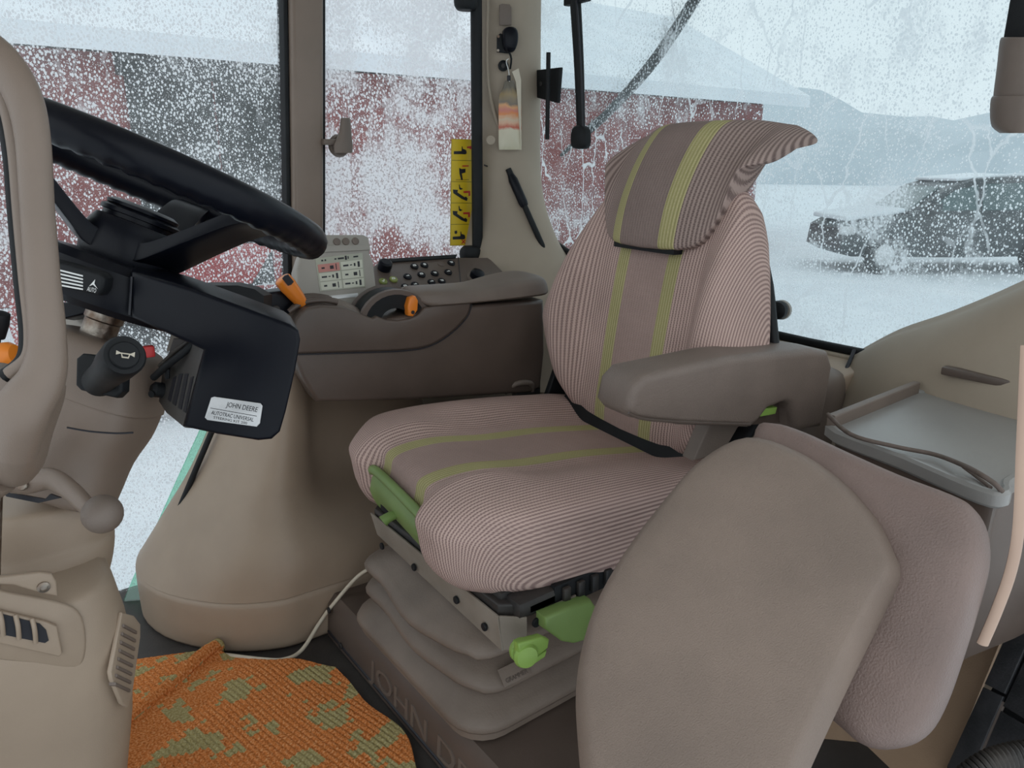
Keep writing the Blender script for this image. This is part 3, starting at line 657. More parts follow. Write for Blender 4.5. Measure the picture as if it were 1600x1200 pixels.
# throttle quadrant dome with its orange lever
qc = SL(-.150, YC+.028, .675)
RS = []
for k in range(0, 13):
    a = R(12+156*k/12); r1 = .064
    RS.append([qc+SXv*(-r*1.15*math.cos(a))+Z*(r*math.sin(a))+SYv*y for r, y in ((.03,-.020),(r1,-.020),(r1+.004,-.010),(r1+.004,.040),(r1,.05),(.03,.05))])
rings('throttle_quadrant', RS, RUBBER, con, sharp=30)
for s in (-1, 1):
    RS = [[qc+SXv*(-r*1.15*math.cos(a))+Z*(r*math.sin(a))+SYv*y for r, y in ((.060,.018+s*.040),(.070,.018+s*.040),(.072,.018+s*.033),(.060,.018+s*.030))] for a in [R(16+148*k/12) for k in range(13)]]
    rings('quadrant_rim', RS, BROWN, con)
lv = [at(px,py,pl=(SL(0,YC-.012,0), SYv)) for px,py in ((641,466),(650,463),(654,470),(653,485),(646,495),(639,494),(637,480))]
th = prism('throttle_lever', lv, SYv*.026, ORANGE, con, bev=.004)
disc('lever_pivot', at(645,488,pl=(SL(0,YC-.0125,0), SYv)), -SYv, .004, .002, INK, th, 12)
ball('cream_button', at(601,469,pl=(SL(0,YC+.03,0), SYv)), .006, CABLE, con)
# padded armrest on top
def aring(x, y0, y1, z0, z1, r=.012):
    pts = [(y0,z0+.004),(y0-.004,(z0+z1)/2),(y0+.006,z1-.004),(y0+.03,z1+.002),((y0+y1)/2,z1+.004),(y1-.03,z1+.002),(y1-.006,z1-.004),(y1+.003,(z0+z1)/2),(y1,z0+.004),((y0+y1)/2,z0)]
    return [SL(x, y, z) for y, z in pts]
loft('armrest_pad', [aring(-.108,YC+.03,YC+.095,.722,.733), aring(-.100,YC+.02,YC+.10,.716,.738), aring(-.075,YC+.004,YC+.105,.700,.738), aring(-.02,YC-.006,YC+.11,.698,.736), aring(.06,YC-.008,YC+.12,.698,.734), aring(.14,YC-.008,YC+.14,.698,.742), aring(.20,YC-.006,YC+.15,.699,.746), aring(.235,YC+.004,YC+.15,.700,.742), aring(.250,YC+.03,YC+.12,.706,.728)], BROWN2, con, nr=3, nl=4)
# lever slots and hydraulic lever with orange grip at the front
for k in range(4):
    tube('lever_slot', [SL(-.372+.006*k, YC+.025+k*.022, .716), SL(-.340, YC+.025+k*.022, .732), SL(-.300, YC+.025+k*.022, .733), SL(-.27, YC+.025+k*.022, .726)], .0055, BROWN, con, n=3, seg=8)
loft('lever_cover', [[SL(x, y, z) for y, z in ((YC+.02,.70),(YC+.02,zt-.008),(YC+.05,zt),(YC+.10,zt),(YC+.125,zt-.008),(YC+.125,.70))] for x, zt in ((-.372,.708),(-.345,.722),(-.30,.728),(-.25,.722),(-.21,.70))], BROWN2, con, nr=2, nl=3)
tube('lever_stem', [at(480,489,pl=(SL(0,YC+.03,0), SYv)), at(468,470,pl=(SL(0,YC+.03,0), SYv))], .005, STEEL, con, n=1)
g0, g1 = at(474,476,pl=(SL(0,YC+.03,0), SYv)), at(440,434,pl=(SL(0,YC+.03,0), SYv)); ga = (g1-g0)
gr = tube('lever_grip', [g0, g0+ga*.25, g0+ga*.7, g0+ga*.95, g1], [.010,.0145,.018,.017,.010], ORANGE, con, n=4, seg=14)
gu = ga.normalized(); gp = at(450,438,pl=(SL(0,YC+.008,0), SYv)); gv = (FWD.cross(gu)).normalized()
flat('thumb_switch', [(-.009,-.007),(.009,-.007),(.011,0),(.009,.007),(-.009,.007),(-.011,0)], gp, gu, gv, INK, gr, t=.004)
tube('grip_collar', [g0+ga*.16, g0+ga*.20], [.0128,.0133], BROWN, gr, n=1, seg=14)
# bracket under the rear end
tube('pivot_loop', [SL(.13,YC+.02,.468), SL(.15,YC-.0,.492), SL(.19,YC,.488), SL(.20,YC+.01,.465)], .007, BROWN2, con, n=4); box('pivot_plate', SL(.19,YC+.02,.475), (.07,.03,.05), FRAME, con, (SXv, SYv, Z), .006)
# inclined switch panel
K0, K1, K2 = at(585,476,y=.57), at(800,444,y=.60), at(765,403,y=.70)
kp = plane3(K0, K1, K2); kn_ = kp[1] if kp[1].dot(FWD) < 0 else -kp[1]
def onk(px, py): return at(px, py, pl=kp)
ko = [onk(*q) for q in ((583,478),(583,416),(592,409),(700,402),(762,402),(768,406),(802,440),(800,470),(700,490))]
panel = prism('switch_panel', ko, -kn_*.045, BROWN, con, bev=.004)
tube('panel_step', [onk(716,402)+kn_*.001, onk(722,470)+kn_*.001], .0012, INK, panel, n=1, seg=6)
ku = (onk(700,440)-onk(640,446)).normalized(); kv = kn_.cross(ku).normalized()
prism('panel_trim', [onk(*q) for q in ((590,411),(606,406),(714,399),(712,404),(608,411))], kn_*.004, RUBBER, panel, bev=.001)
def sym(p, k, b):
    q = p+kn_*.0046; w = .0011
    def bar(a, c, d, e): 
        v = (d-a, e-c); l = math.hypot(*v); nx, ny = -v[1]/l*w, v[0]/l*w
        flat('symbol', [(a-nx,c-ny),(d-nx,e-ny),(d+nx,e+ny),(a+nx,c+ny)], q, ku, kv, WHITE, b, t=.0005)
    if k == 'v': bar(-.004,0,-.001,-.004); bar(-.001,-.004,.004,.004)
    elif k == 'x': bar(-.003,-.004,.003,.004); bar(-.003,.004,.003,-.004)
    elif k == 'o':
        N_ = 14; lathe('symbol', q, kn_, [(.0022,0),(.0042,0),(.0042,.0004),(.0022,.0004),(.0022,0)], WHITE, b, N_)
    elif k == '=': bar(-.0045,.0015,.0045,.0015); bar(-.003,-.002,.004,-.002)
    elif k == 'a': bar(-.005,0,.005,0); bar(.001,.003,.005,0)
    elif k == 'p': bar(-.004,-.003,-.004,.003); bar(-.004,.003,.003,.003); bar(.003,.003,.003,-.002); bar(0,-.003,0,.001)
    elif k == '-': bar(-.0045,0,.0045,0); bar(0,0,.003,.003)
OLIVE = mat('olive_button', (.24,.28,.06), .4, (.18,.22,.04), 20)
for px, py, m_, k in ((598.4,440.6,OLIVE,'v'),(614.7,437.5,OLIVE,'p'),(611,452.5,OLIVE,'x'),(647.5,417,BLACK,'p'),(662.8,415,BLACK,'o'),(704.7,411.6,BLACK,'='),(636.6,433,BLACK,'-'),(658.4,430,BLACK,'p'),(679,428,BLACK,'='),(700,426,BLACK,'a'),(633,449,BLACK,'p'),(648.4,446,BLACK,'-'),(674,441.6,BLACK,'a'),(690,440,BLACK,'=')):
    b_ = lathe('push_button', onk(px,py), kn_, [(.002,0),(.0108,0),(.0108,.003),(.0095,.0045),(.002,.0045)], m_, panel, 18); sym(onk(px,py), k, b_)
lathe('blank_cap', onk(689,412.5), kn_, [(.002,0),(.0105,0),(.0105,.001),(.009,.0015),(.002,.0015)], BROWN, panel, 18)
lathe('rotary_knob', onk(600,420), kn_, [(.004,0),(.017,0),(.018,.010),(.017,.020),(.012,.024),(.002,.024)], BLACK, panel, 22)
lathe('knob_well', onk(744,435), kn_, [(.014,0),(.026,0),(.026,.002),(.020,.003),(.014,.003)], BROWN2, panel, 24)
lathe('rotary_knob', onk(744,434), kn_, [(.004,.002),(.019,.002),(.020,.010),(.018,.018),(.012,.022),(.002,.022)], BLACK, panel, 24)
# ------------------------------------------------------------------ monitor on the console
M0, M1, M2 = at(470,482,y=.53), at(588,468,y=.53), at(512,372,y=.585)
mp_ = plane3(M0, M1, M2); mn = mp_[1] if mp_[1].dot(FWD) < 0 else -mp_[1]
def onm(px, py): return at(px, py, pl=mp_)
mon = empty('display_monitor', onm(528,482), 'small grey control monitor with a six-cell screen behind the steering wheel', 'monitor')
mo = [onm(*q) for q in ((464,478),(463,420),(468,404),(472,392),(478,372),(486,366),(568,366),(576,370),(579,384),(578,396),(584,410),(590,462),(586,474),(560,480),(500,487),(470,486))]
hs = prism('housing', mo, -mn*.04, GREY, mon, bev=.006, seg=3)
prism('button_strip', [onm(*q) for q in ((500,384),(577,383),(578,391),(500,395))], mn*.003, GREY, hs, bev=.001)
mu = (onm(560,440)-onm(520,445)).normalized(); mv = mn.cross(mu)
for px, py in ((506,378),(526,378),(540,377.5),(555,377)):
    b_ = lathe('bezel_button', onm(px,py), mn, [(.002,0),(.0085,0),(.0085,.003),(.007,.004),(.002,.004)], BROWN2, mon, 16)
sq = [(492,404),(566,395),(571,449),(500,456)]
sc_ = prism('screen', [onm(*q) for q in sq], mn*.0015, LCD, mon, bev=.0005)
def sp(u, v):                                                        # bilinear on the screen face
    a, b, c, d = [Vector((*q, 0)) for q in sq]; p = a.lerp(b, u).lerp(d.lerp(c, u), v); return onm(p.x, p.y)+mn*.0017
for r in range(3):
    for c_ in range(2):
        v0, v1, u0, u1 = .20+r*.265, .20+r*.265+.235, .03+c_*.485, .03+c_*.485+.455
        cl = prism('screen_cell', [sp(u0,v0), sp(u1,v0), sp(u1,v1), sp(u0,v1)], mn*.0008, LCDR if (r, c_) == (0, 0) else LCDC, sc_, bev=0)
        for (a, b, w) in (((.10,.35,.05),(.42,.52,.03),(.60,.68,.09),(.78,.88,.16)) if (r+c_) % 2 else ((.15,.30,.05),(.55,.72,.10),(.82,.86,.18))):
            um, vm = u0+(u1-u0)*a, (v0+v1)/2; uM = u0+(u1-u0)*b
            prism('screen_mark', [sp(um,vm-w*.5)+mn*.0008, sp(uM,vm-w*.5)+mn*.0008, sp(uM,vm+w*.5)+mn*.0008, sp(um,vm+w*.5)+mn*.0008], mn*.0002, INK, cl, bev=0)
for a, b, w in ((.12,.16,.05),(.19,.22,.05),(.40,.44,.04),(.47,.60,.05),(.62,.66,.12),(.68,.70,.08),(.80,.9,.04)):
    prism('screen_mark', [sp(a,.09-w*.5), sp(b,.09-w*.5), sp(b,.09+w*.5), sp(a,.09+w*.5)], mn*.0003, INK, sc_, bev=0)
prism('maker_plate', [onm(*q) for q in ((516,462),(559,458),(560,464),(517,468))], mn*.001, SILVER, mon, bev=.0003)
box('mount', onm(528,470)-mn*.05-Z*.02, (.08,.05,.06), BROWN, mon, bev=.008)
# ================================================================== STEERING
NW = Vector((.438,0,.899)).normalized(); WC_ = Vector((.234,.055,.975)) - RGT*.012 + UP*.008
wu = Vector((0,1,0)); wv = NW.cross(wu)                              # wu across the cab, wv along the tilt
def WP(r, a, h=0): return WC_ + (wu*math.cos(a)+wv*math.sin(a))*r + NW*h
def AX(s): return WC_ - NW*s
whl = empty('steering_wheel', AX(.12), 'black steering wheel with ribbed finger grips, tilted towards the seat', 'steering wheel')
n, sg = 160, 16; RS = []
for i in range(n):
    a = 2*math.pi*i/n; wob = .0009*math.sin(56*a); ring = []
    for j in range(sg):
        b = 2*math.pi*j/sg; under = max(0, -math.sin(b))
        r = .0195 + wob*under*1.4; ring.append(WP(.208+r*math.cos(b), a, r*1.08*math.sin(b)))
    RS.append(ring)
RS.append(RS[0]); rings('rim', RS, BLACK, whl, caps=False, sharp=80)
for a in (R(-150), R(-30), R(90)):
    t = (-wu*math.sin(a)+wv*math.cos(a))
    pa = [(.03,-.096,.030,.012),(.052,-.094,.032,.012),(.075,-.080,.030,.011),(.12,-.047,.027,.010),(.165,-.016,.025,.010),(.198,-.004,.022,.009)]
    ky = []
    for r, h, w, th_ in pa:
        c = WP(r, a, h); ky.append([c+t*x*w+NW*y*th_ for x, y in ((-1,-.7),(-.93,-1),(0,-1),(.93,-1),(1,-.7),(1,.7),(.93,1),(0,1),(-.93,1),(-1,.7))])
    loft('spoke', ky, BLACK, whl, nr=2, nl=4)
lathe('hub', AX(.115), NW, [(.004,0),(.056,0),(.058,.01),(.056,.040),(.050,.052),(.044,.053),(.044,.058),(.048,.059),(.048,.064),(.040,.069),(.004,.070)], BLACK, whl, 32)
lathe('hub_cap', AX(.045), NW, [(.004,-.002),(.043,-.002),(.044,.002),(.036,.006),(.004,.0065)], BLACK, whl, 32)
# ------------------------------------------------------------------ electric steering unit under the wheel
un = empty('steering_motor', AX(.19), 'black electric steering motor housing with a silver lettered label under the wheel', 'motor unit')
lathe('motor_body', AX(.178), NW, [(.004,0),(.088,0),(.098,.008),(.100,.030),(.096,.052),(.084,.062),(.06,.064),(.004,.064)], BLACK, un, 40)
# body of the drop box: front face towards the door
U0, U1, U2 = at(200,440,d=.865), at(470,522,d=.845), at(300,668,d=.875)
up_ = plane3(U0, U1, U2); uN = up_[1] if up_[1].dot(FWD) < 0 else -up_[1]
def onu(px, py): return at(px, py, pl=up_)
face = [(205,424),(250,436),(300,451),(380,480),(455,508),(467,517),(470,532),(462,580),(447,645),(438,676),(425,688),(404,690),(340,680),(286,668),(318,548),(255,519),(205,497)]
uO = (Vector((math.sin(YAW), math.cos(YAW), 0))-RGT*.40).normalized()
drop = prism('drop_box', [onu(*q) for q in face], uO*.10, BLACK, un, bev=.0055, seg=4, sharp=55)
tube('top_joint', [onu(206,432)+uN*.0005, onu(203,492)+uN*.0005], .0014, INK, un, n=1, seg=6)
# vented inner cheek
VPn = plane3(onu(318,548)-uN*.004, onu(287,664)-uN*.004, at(246,600,d=.96)); vN = VPn[1] if VPn[1].dot(FWD) < 0 else -VPn[1]
def onv(px, py): return at(px, py, pl=VPn)
VENT = mat('vent_grey', (.06,.055,.05), .5, (.05,.045,.042), 20, .1, 400)
vp = prism('vent_cheek', [onv(*q) for q in ((322,545),(312,530),(270,528),(252,585),(247,628),(258,645),(286,668))], -vN*.02, VENT, un, bev=.003)
for q in ([(290,584),(295,584),(284,640),(279,637)], [(281,584),(286,584),(275,634),(270,630)], [(299,590),(303,588),(291,645),(287,643)], [(272,590),(276,588),(267,628),(263,624)]):
    prism('vent_slot', [onv(*p) for p in q], vN*.001, INK, vp, bev=0)
tube('latch_clip', [onv(268,575)+vN*.004, onv(272,580)+vN*.008, onv(269,592)+vN*.006], .003, RUBBER, vp, n=3, seg=6)
lathe('pivot_boss', onv(254,610), vN, [(.002,0),(.010,0),(.010,.01),(.006,.014),(.002,.014)], RUBBER, un, 16)
tube('bracket_pin', [onv(252,612), at(236,616,d=.93)], .0045, RUBBER, un, n=1)
prism('bracket_plate', [at(px,py,d=.955) for px,py in ((262,545),(310,525),(330,500),(275,500))], NW*-.006, PLATE, un, bev=.001)
tube('loom', [at(306,533,d=.90), at(285,552,d=.90), at(262,570,d=.91), at(240,590,d=.93)], .0045, RUBBER, un, n=4)
tube('loom', [at(300,529,d=.905), at(275,548,d=.91), at(250,572,d=.93)], .003, FRAME, un, n=4)
# silver label
lu = (onu(405,636)-onu(325,622)).normalized(); lv_ = uN.cross(lu)
lc = onu(366.5,644)+uN*.0005
lab = [onu(*q)+uN*.0005 for q in ((331,621),(336,619.5),(408,630),(411,634),(407,661),(402,666.5),(325,656),(321,652))]
lb = prism('label_plate', lab, uN*.0012, SILVER, un, bev=.0004)
text('label_lettering', 'JOHN DEERE', onu(379,636)+uN*.0018, lu, lv_, .0085, INK, lb, .0001, shear=.25, fit=.040)
text('label_lettering', 'AUTOTRAC UNIVERSAL', onu(364,650)+uN*.0018, lu, lv_, .0068, INK, lb, .0001, shear=.25, fit=.053)
text('label_lettering', 'STEERING KIT 200', onu(361,656.5)+uN*.0018, lu, lv_, .0042, VENT, lb, .0001, fit=.042)
flat('label_rule', [(-.029,-.0003),(.029,-.0003),(.029,.0003),(-.029,.0003)], onu(366,643.5)+uN*.0018, lu, lv_, INK, lb, .0001)
# light bar window on the motor body
LP = plane3(at(92,425,d=.838), at(160,440,d=.835), at(95,470,d=.845)); lN = LP[1] if LP[1].dot(FWD) < 0 else -LP[1]
def onl(px, py): return at(px, py, pl=LP)
lbw = prism('light_bar', [onl(*q) for q in ((60,402),(95,410),(155,427),(162,436),(160,452),(153,462),(95,448),(60,440))], -lN*.02, RUBBER, un, bev=.004)
for k in range(5): prism('light_strip', [onl(80,421.5+k*6.0-4), onl(130,432+k*5.2-2), onl(130,434.4+k*5.2-2), onl(80,424+k*6.0-4)], lN*.0008, WHITE, lbw, bev=0)
lu2 = (onl(150,450)-onl(110,440)).normalized(); lv2 = lN.cross(lu2)
text('light_bar_lettering', 'AUTO', onl(143.5,453)+lN*.0006, lu2, lv2, .0075, WHITE, lbw, .0001, shear=.2, fit=.011)
flat('auto_symbol', [(-.0045,-.0035),(0,-.0005),(.006,-.004),(.0015,.001),(.002,.006),(-.001,.0015)], onl(146,444)+lN*.0006, lu2, lv2, WHITE, lbw, .0003)

# ------------------------------------------------------------------ column, pedestal and its controls
clm = empty('steering_column', (0,.07,.0), 'tan moulded steering column and pedestal with air vents', 'steering column')
lathe('shaft', AX(.245), NW, [(.004,0),(.0215,0),(.0215,.05),(.0235,.052),(.0235,.07),(.004,.07)], STEEL, clm, 24)
lathe('shaft_boot', AX(.262), NW, [(.004,0),(.050,0),(.048,.006),(.034,.012),(.030,.022),(.022,.026),(.004,.026)], RUBBER, clm, 28)
e1 = (RGT-NW*RGT.dot(NW)).normalized(); e2 = NW.cross(e1)
def cring(px, py, hw, d, dep=.85, sq=.62, ax=(None, None)):
    c = at(px, py, d=d); r = hw*d/FPX; out = []; a1, a2 = ax if ax[0] else (e1, e2)
    for k in range(16):
        a = 2*math.pi*k/16; ca, sa = math.cos(a), math.sin(a)
        out.append(c + a1*r*math.copysign(abs(ca)**sq, ca) + a2*r*dep*math.copysign(abs(sa)**sq, sa))
    return out
D = .96
loft('upper_shroud', [cring(175,530,50,D), cring(172,533,72,D), cring(164,552,85,D), cring(154,590,94,D), cring(148,612,98,D), cring(146,618,98,D)], TAN3, clm, nr=2, nl=3)
ush = loft('lower_shroud', [cring(144,616,96,D), cring(142,622,98,D), cring(132,655,94,D), cring(116,700,84,D,sq=.7), cring(104,750,76,D,sq=.7), cring(98,772,70,D,sq=.7), cring(95,778,45,D,sq=.7)], TAN3, clm, nr=2, nl=3)
tube('shroud_joint', [at(px,py,d=.853) for px,py in ((105,668),(140,674),(180,677),(208,676))], .0012, INK, ush, n=4, seg=6)
pad('release_dimple', [at(px,py,d=.856) for px,py in ((48,711),(64,680),(78,671),(82,678),(74,695),(58,708))], [(1.0,0),(1.0,.002),(.8,.003)], -FWD, BROWN2, ush, n=3)
# multi-function stalk with horn button
sb = [at(px,py,d=.846) for px,py in ((128,552),(185,560),(192,570),(190,612),(180,622),(125,610),(117,602),(118,560))]
stk = prism('stalk_base', sb, FWD*.02, RUBBER, clm, bev=.004)
s0, s1 = at(158,592,d=.85), at(194,556,d=.745); sa_ = (s1-s0).normalized(); L_ = (s1-s0).length
lathe('stalk', s0, sa_, [(.004,-.01),(.019,-.01),(.0175,.008),(.0175,.03),(.0195,L_*.62),(.0205,L_*.64),(.0212,L_*.98),(.019,L_+.002),(.015,L_+.002),(.004,L_+.001)], RUBBER, clm, 28)
hb = lathe('horn_button', s1, sa_, [(.002,.001),(.0140,.001),(.0140,.004),(.0128,.0055),(.002,.0058)], RUBBER, clm, 28)
hu = (RGT-sa_*RGT.dot(sa_)).normalized(); hv = sa_.cross(hu)
for s_ in ([(-.0085,.0032),(-.0045,.0016),(.0045,.0016),(.0085,.0040),(.0085,-.0014),(.0045,.0004),(-.0045,.0004),(-.0085,-.0012)], [(-.004,.0004),(-.003,.0004),(-.0022,-.0022),(.0026,-.0022),(.0034,.0004),(.0044,.0004),(.0034,-.0036),(-.003,-.0036)]):
    flat('horn_symbol', s_, s1+sa_*.006, hu, hv, CABLE, hb, .0003)
box('hazard_switch', at(233,549,d=.90), (.012,.010,.014), REDP, clm, bev=.002)
# tilt lever with ball grip
tl = [at(px,py,d=dd) for px,py,dd in ((20,752,.86),(45,754,.85),(80,748,.84),(112,768,.82),(140,795,.80),(155,803,.795))]
tv = tube('tilt_lever', tl, [.014,.0135,.0125,.011,.0095,.0085], TAN3, clm, n=5, seg=14, flat=(FWD,.7))
ball('lever_ball', at(160,803,d=.79), .0208, BROWN2, clm, 24)
disc('lever_bolt', at(37,758,d=.838), -FWD, .006, .004, STEEL, tv, 12); box('lever_bracket', at(18,746,d=.87), (.018,.02,.016), SILVER, clm, bev=.002)
prism('lever_slot', [at(px,py,d=.872) for px,py in ((0,764),(25,772),(70,780),(78,772),(95,778),(60,786),(10,776))], FWD*.004, INK, clm, bev=0)
# middle bowl and pedestal (upright)
vx = (Vector((1,0,0)), Vector((0,1,0)))
DB = .98
loft('column_bowl', [cring(76,768,82,DB,ax=vx,sq=.8), cring(74,775,98,DB,ax=vx,sq=.8), cring(72,815,94,DB,ax=vx,sq=.8), cring(68,838,94,DB,ax=vx,sq=.8), cring(64,850,102,DB,ax=vx,sq=.8), cring(64,885,100,DB,ax=vx,sq=.8), cring(64,925,90,DB,ax=vx,sq=.8)], TAN, clm, nr=2, nl=3)
def prr(x0, x1, y0, y1, z, r): return rr(x0, x1, y0, y1, z, r, 6)
YN = -.085
px_ = [at(183,905,y=YN+.04), at(200,960,y=YN+.04), at(212,1010,y=YN+.04), at(212,1110,y=YN+.04), at(204,1200,y=YN+.04)]
RS = [prr(-.36, px_[0].x-.012, YN+.012, .20, px_[0].z+.008, .055), prr(-.36, px_[0].x-.002, YN+.004, .22, px_[0].z, .06)]
for q, k in zip(px_[1:], (.0,.0,.0,.0)): RS.append(prr(-.36, q.x, YN+k, .22, q.z, .065))
RS.append(prr(-.36, px_[4].x-.02, YN+.01, .22, .08, .06)); RS.append(prr(-.36, px_[4].x-.03, YN+.01, .22, 0, .06))
ped = rings('pedestal', RS, TAN, clm, sharp=60)
# face vent
yv = YN-.002
fv = prism('vent_frame', [at(px,py,y=yv) for px,py in ((-60,940),(0,951),(70,968),(88,975),(97,1017),(92,1023),(0,1002),(-60,990))], (0,-.006,0), TAN, ped, bev=.002)
prism('vent_opening', [at(px,py,y=yv-.006) for px,py in ((-50,948),(0,958),(62,974),(72,984),(76,1000),(70,1004),(0,990),(-50,980))], (0,-.0012,0), INK, fv, bev=0)
for px in (3, 28, 54): tube('vent_slat', [at(px-4,955+px*.22,y=yv-.008), at(px,972+px*.2,y=yv-.012), at(px+2,992+px*.22,y=yv-.008)], .0026, TAN, fv, n=3, seg=8)
pad('vent_surround', [at(px,py,y=YN+.002) for px,py in ((-80,915),(20,926),(90,940),(122,955),(133,985),(132,1025),(118,1042),(60,1036),(-80,1010))], [(1,-.002),(1,.001),(.94,.003)], (0,-1,0), TAN, ped, n=3)
# bolt flange at the joint
prism('flange', [at(px,py,y=YN-.004) for px,py in ((-30,900),(0,897),(60,890),(80,892),(88,905),(90,928),(60,922),(20,910),(-30,908))], (0,-.008,0), TAN, ped, bev=.003)
b_ = lathe('flange_bolt', at(68,917,y=YN-.012), (0,-1,0), [(.001,0),(.0065,0),(.0065,.002),(.004,.003),(.004,.001),(.001,.001)], STEEL, ped, 14)
# side vent in the right-hand corner
svn = (px_[2]+Vector((-.006,0,0)), Vector((.80,-.60,.02)).normalized())
def ons(px, py): return at(px, py, pl=svn)
sv = prism('side_vent', [ons(*q) for q in ((184,957),(203,962),(213,975),(213,995),(200,1085),(193,1105),(184,1100),(168,1062),(166,1050))], svn[1]*.006, TAN, ped, bev=.002)
for k in range(8):
    y0 = 975+k*13; a = 183-k*1.9; b = 206-k*1.5
    prism('vent_slat', [ons(a,y0), ons(b-2,y0+11), ons(b-2,y0+16), ons(a,y0+5)], svn[1]*.009, BROWN2, sv, bev=.001)
# ------------------------------------------------------------------ grab frame in the left foreground
gf = empty('grab_frame', at(40,700,d=.62), 'tan plastic grab frame close up at the left edge', 'grab frame')
path = [(-90,15,.60),(-40,62,.60),(5,100,.60),(36,150,.60),(51,215,.60),(58,320,.60),(66,430,.60),(74,530,.60),(66,590,.60),(36,640,.60),(20,700,.62)]
tube('outer_bar', [at(px,py,d=dd) for px,py,dd in path], [.016,.016,.0155,.0145,.0135,.013,.0135,.0145,.018,.022,.02], TAN3, gf, n=5, seg=16, flat=(FWD,.8))
ip = [(-60,90,.605),(-12,120,.605),(10,165,.605),(24,235,.605),(32,330,.605),(42,440,.605),(50,520,.605),(44,560,.605),(15,585,.605)]
tube('inner_bead', [at(px,py,d=dd) for px,py,dd in ip], .0062, TAN3, gf, n=5, seg=10)
tube('rubber_groove', [at(px-8,py+3,d=dd+.004) for px,py,dd in ip], .0062, RUBBER, gf, n=5, seg=10); tube('rubber_groove', [at(px+9,py-2,d=dd+.004) for px,py,dd in ip], .0045, INK, gf, n=5, seg=10)
loft('foot', [cring(40,585,56,.63,dep=.7), cring(34,610,58,.635,dep=.7), cring(12,660,62,.645,dep=.7), cring(2,710,58,.66,dep=.7), cring(-4,745,40,.68,dep=.7), cring(-6,752,20,.68,dep=.7)], TAN3, gf, nr=2, nl=3)
tube('bracket_arm', [at(-4,735,d=.67), Vector((-.16,-.10,.60)), Vector((-.20,.02,.50))], .022, TAN3, gf, n=4)
# levers glimpsed inside the grab frame
lvk = empty('shift_lever', at(6,640,d=.80), 'orange-knobbed lever seen through the tan grab frame', 'lever')
lathe('knob', at(4,555,d=.78), (.75,-.6,.1), [(.002,-.014),(.012,-.014),(.0135,-.004),(.0135,.008),(.010,.014),(.002,.015)], ORANGE, lvk, 20); tube('stem', [at(4,565,d=.79), at(2,640,d=.82), Vector((-.03,-.02,.50))], .004, STEEL, lvk, n=1)
bk_ = empty('range_lever', at(-12,640,d=.80), 'black-knobbed lever at the left edge above the orange knob', 'lever')
lathe('knob', at(-2,505,d=.80), (.3,-.2,.9), [(.002,-.016),(.009,-.016),(.010,0),(.009,.012),(.002,.014)], RUBBER, bk_, 18); tube('stem', [at(-4,515,d=.80), at(-14,640,d=.82), Vector((-.06,-.02,.50))], .004, RUBBER, bk_, n=1)
# instrument hood behind the wheel
ih = empty('instrument_hood', at(330,480,y=.42), 'black instrument hood low behind the steering wheel spokes', 'instrument panel')
ik = [[at(px,py,y=yy) for px,py in q] for yy, q in ((.30,[(285,452),(330,446),(372,446),(398,452),(412,462),(412,500),(340,500),(285,500)]), (.42,[(275,447),(330,441),(376,441),(405,448),(425,460),(425,505),(340,505),(275,505)]), (.46,[(290,455),(330,452),(370,452),(395,458),(405,466),(405,500),(340,500),(290,500)]))]
rings('hood', ik, RUBBER, ih); prism('switch_pod', [at(px,py,y=.47) for px,py in ((412,458),(462,452),(470,505),(416,510))], (0,.05,0), BLACK, ih, bev=.008)
disc('pod_screw', at(431,483,y=.469), (0,-1,0), .008, .003, FRAME, ih)
prism('side_gauge', [at(px,py,d=.99) for px,py in ((92,472),(132,470),(138,490),(98,498))], FWD*.03, BLACK, ih, bev=.004)
prism('pod_arm', [at(px,py,d=1.02) for px,py in ((85,485),(150,498),(170,512),(110,525),(60,512))], FWD*.03, GREY, ih, bev=.006)
tube('hood_stalk', [at(345,495,y=.42), Vector((.44,.50,.62)), Vector((.53,.56,.60))], .02, RUBBER, ih, n=3)
# ================================================================== FOLDED PASSENGER SEAT
ps = empty('passenger_seat', at(1150,1150,d=1.15), 'folded passenger seat with two grained brown pads beside the operator seat', 'seat')
def dep(a, b, c):                                                    # one flat slab through three surveyed points
    P = plane3(*[at(px, py, d=dd) for px, py, dd in (a, b, c)]); n_ = P[1] if P[1].dot(FWD) < 0 else -P[1]
    return P, n_
P1, p1n = dep((1165,668,.97), (888,1040,.84), (1405,882,.80))
o1 = [at(px, py, pl=P1) for px, py in ((1165,664),(1244,684),(1318,731),(1376,793),(1404,845),(1414,882),(1388,930),(1345,1015),(1300,1108),(1258,1200),(1215,1300),(1140,1370),(1040,1390),(950,1350),(905,1260),(890,1140),(890,1040),(917,940),(967,850),(1032,765),(1092,700))]
pad('backrest_pad', o1, [(.90,-.060),(.965,-.058),(1.0,-.046),(1.0,-.036),(.972,-.018),(.925,-.003),(.895,.004),(.86,.007),(.75,.009),(.6,.011),(.35,.012)], p1n, PAD, ps, n=4)
for k, (px,py) in enumerate(((1275,1110),(1266,1135),(1258,1158))): ball('pad_clip', at(px, py, pl=P1)-p1n*.03, .006, PAD2, ps, 10)
P2, p2n = dep((1205,655,1.01), (1536,820,.80), (1430,1160,.76))
o2 = [at(px, py, pl=P2) for px, py in ((1175,665),(1205,655),(1250,668),(1320,700),(1400,735),(1480,765),(1515,785),(1534,820),(1536,870),(1518,940),(1493,1020),(1466,1095),(1438,1143),(1400,1164),(1345,1165),(1300,1130),(1240,1080),(1190,1020),(1165,900),(1165,760))]
pad('seat_pad', o2, [(.93,-.052),(.985,-.048),(1.0,-.034),(.995,-.016),(.975,-.004),(.94,.005),(.88,.010),(.75,.013),(.4,.014)], p2n, PAD2, ps, n=4)
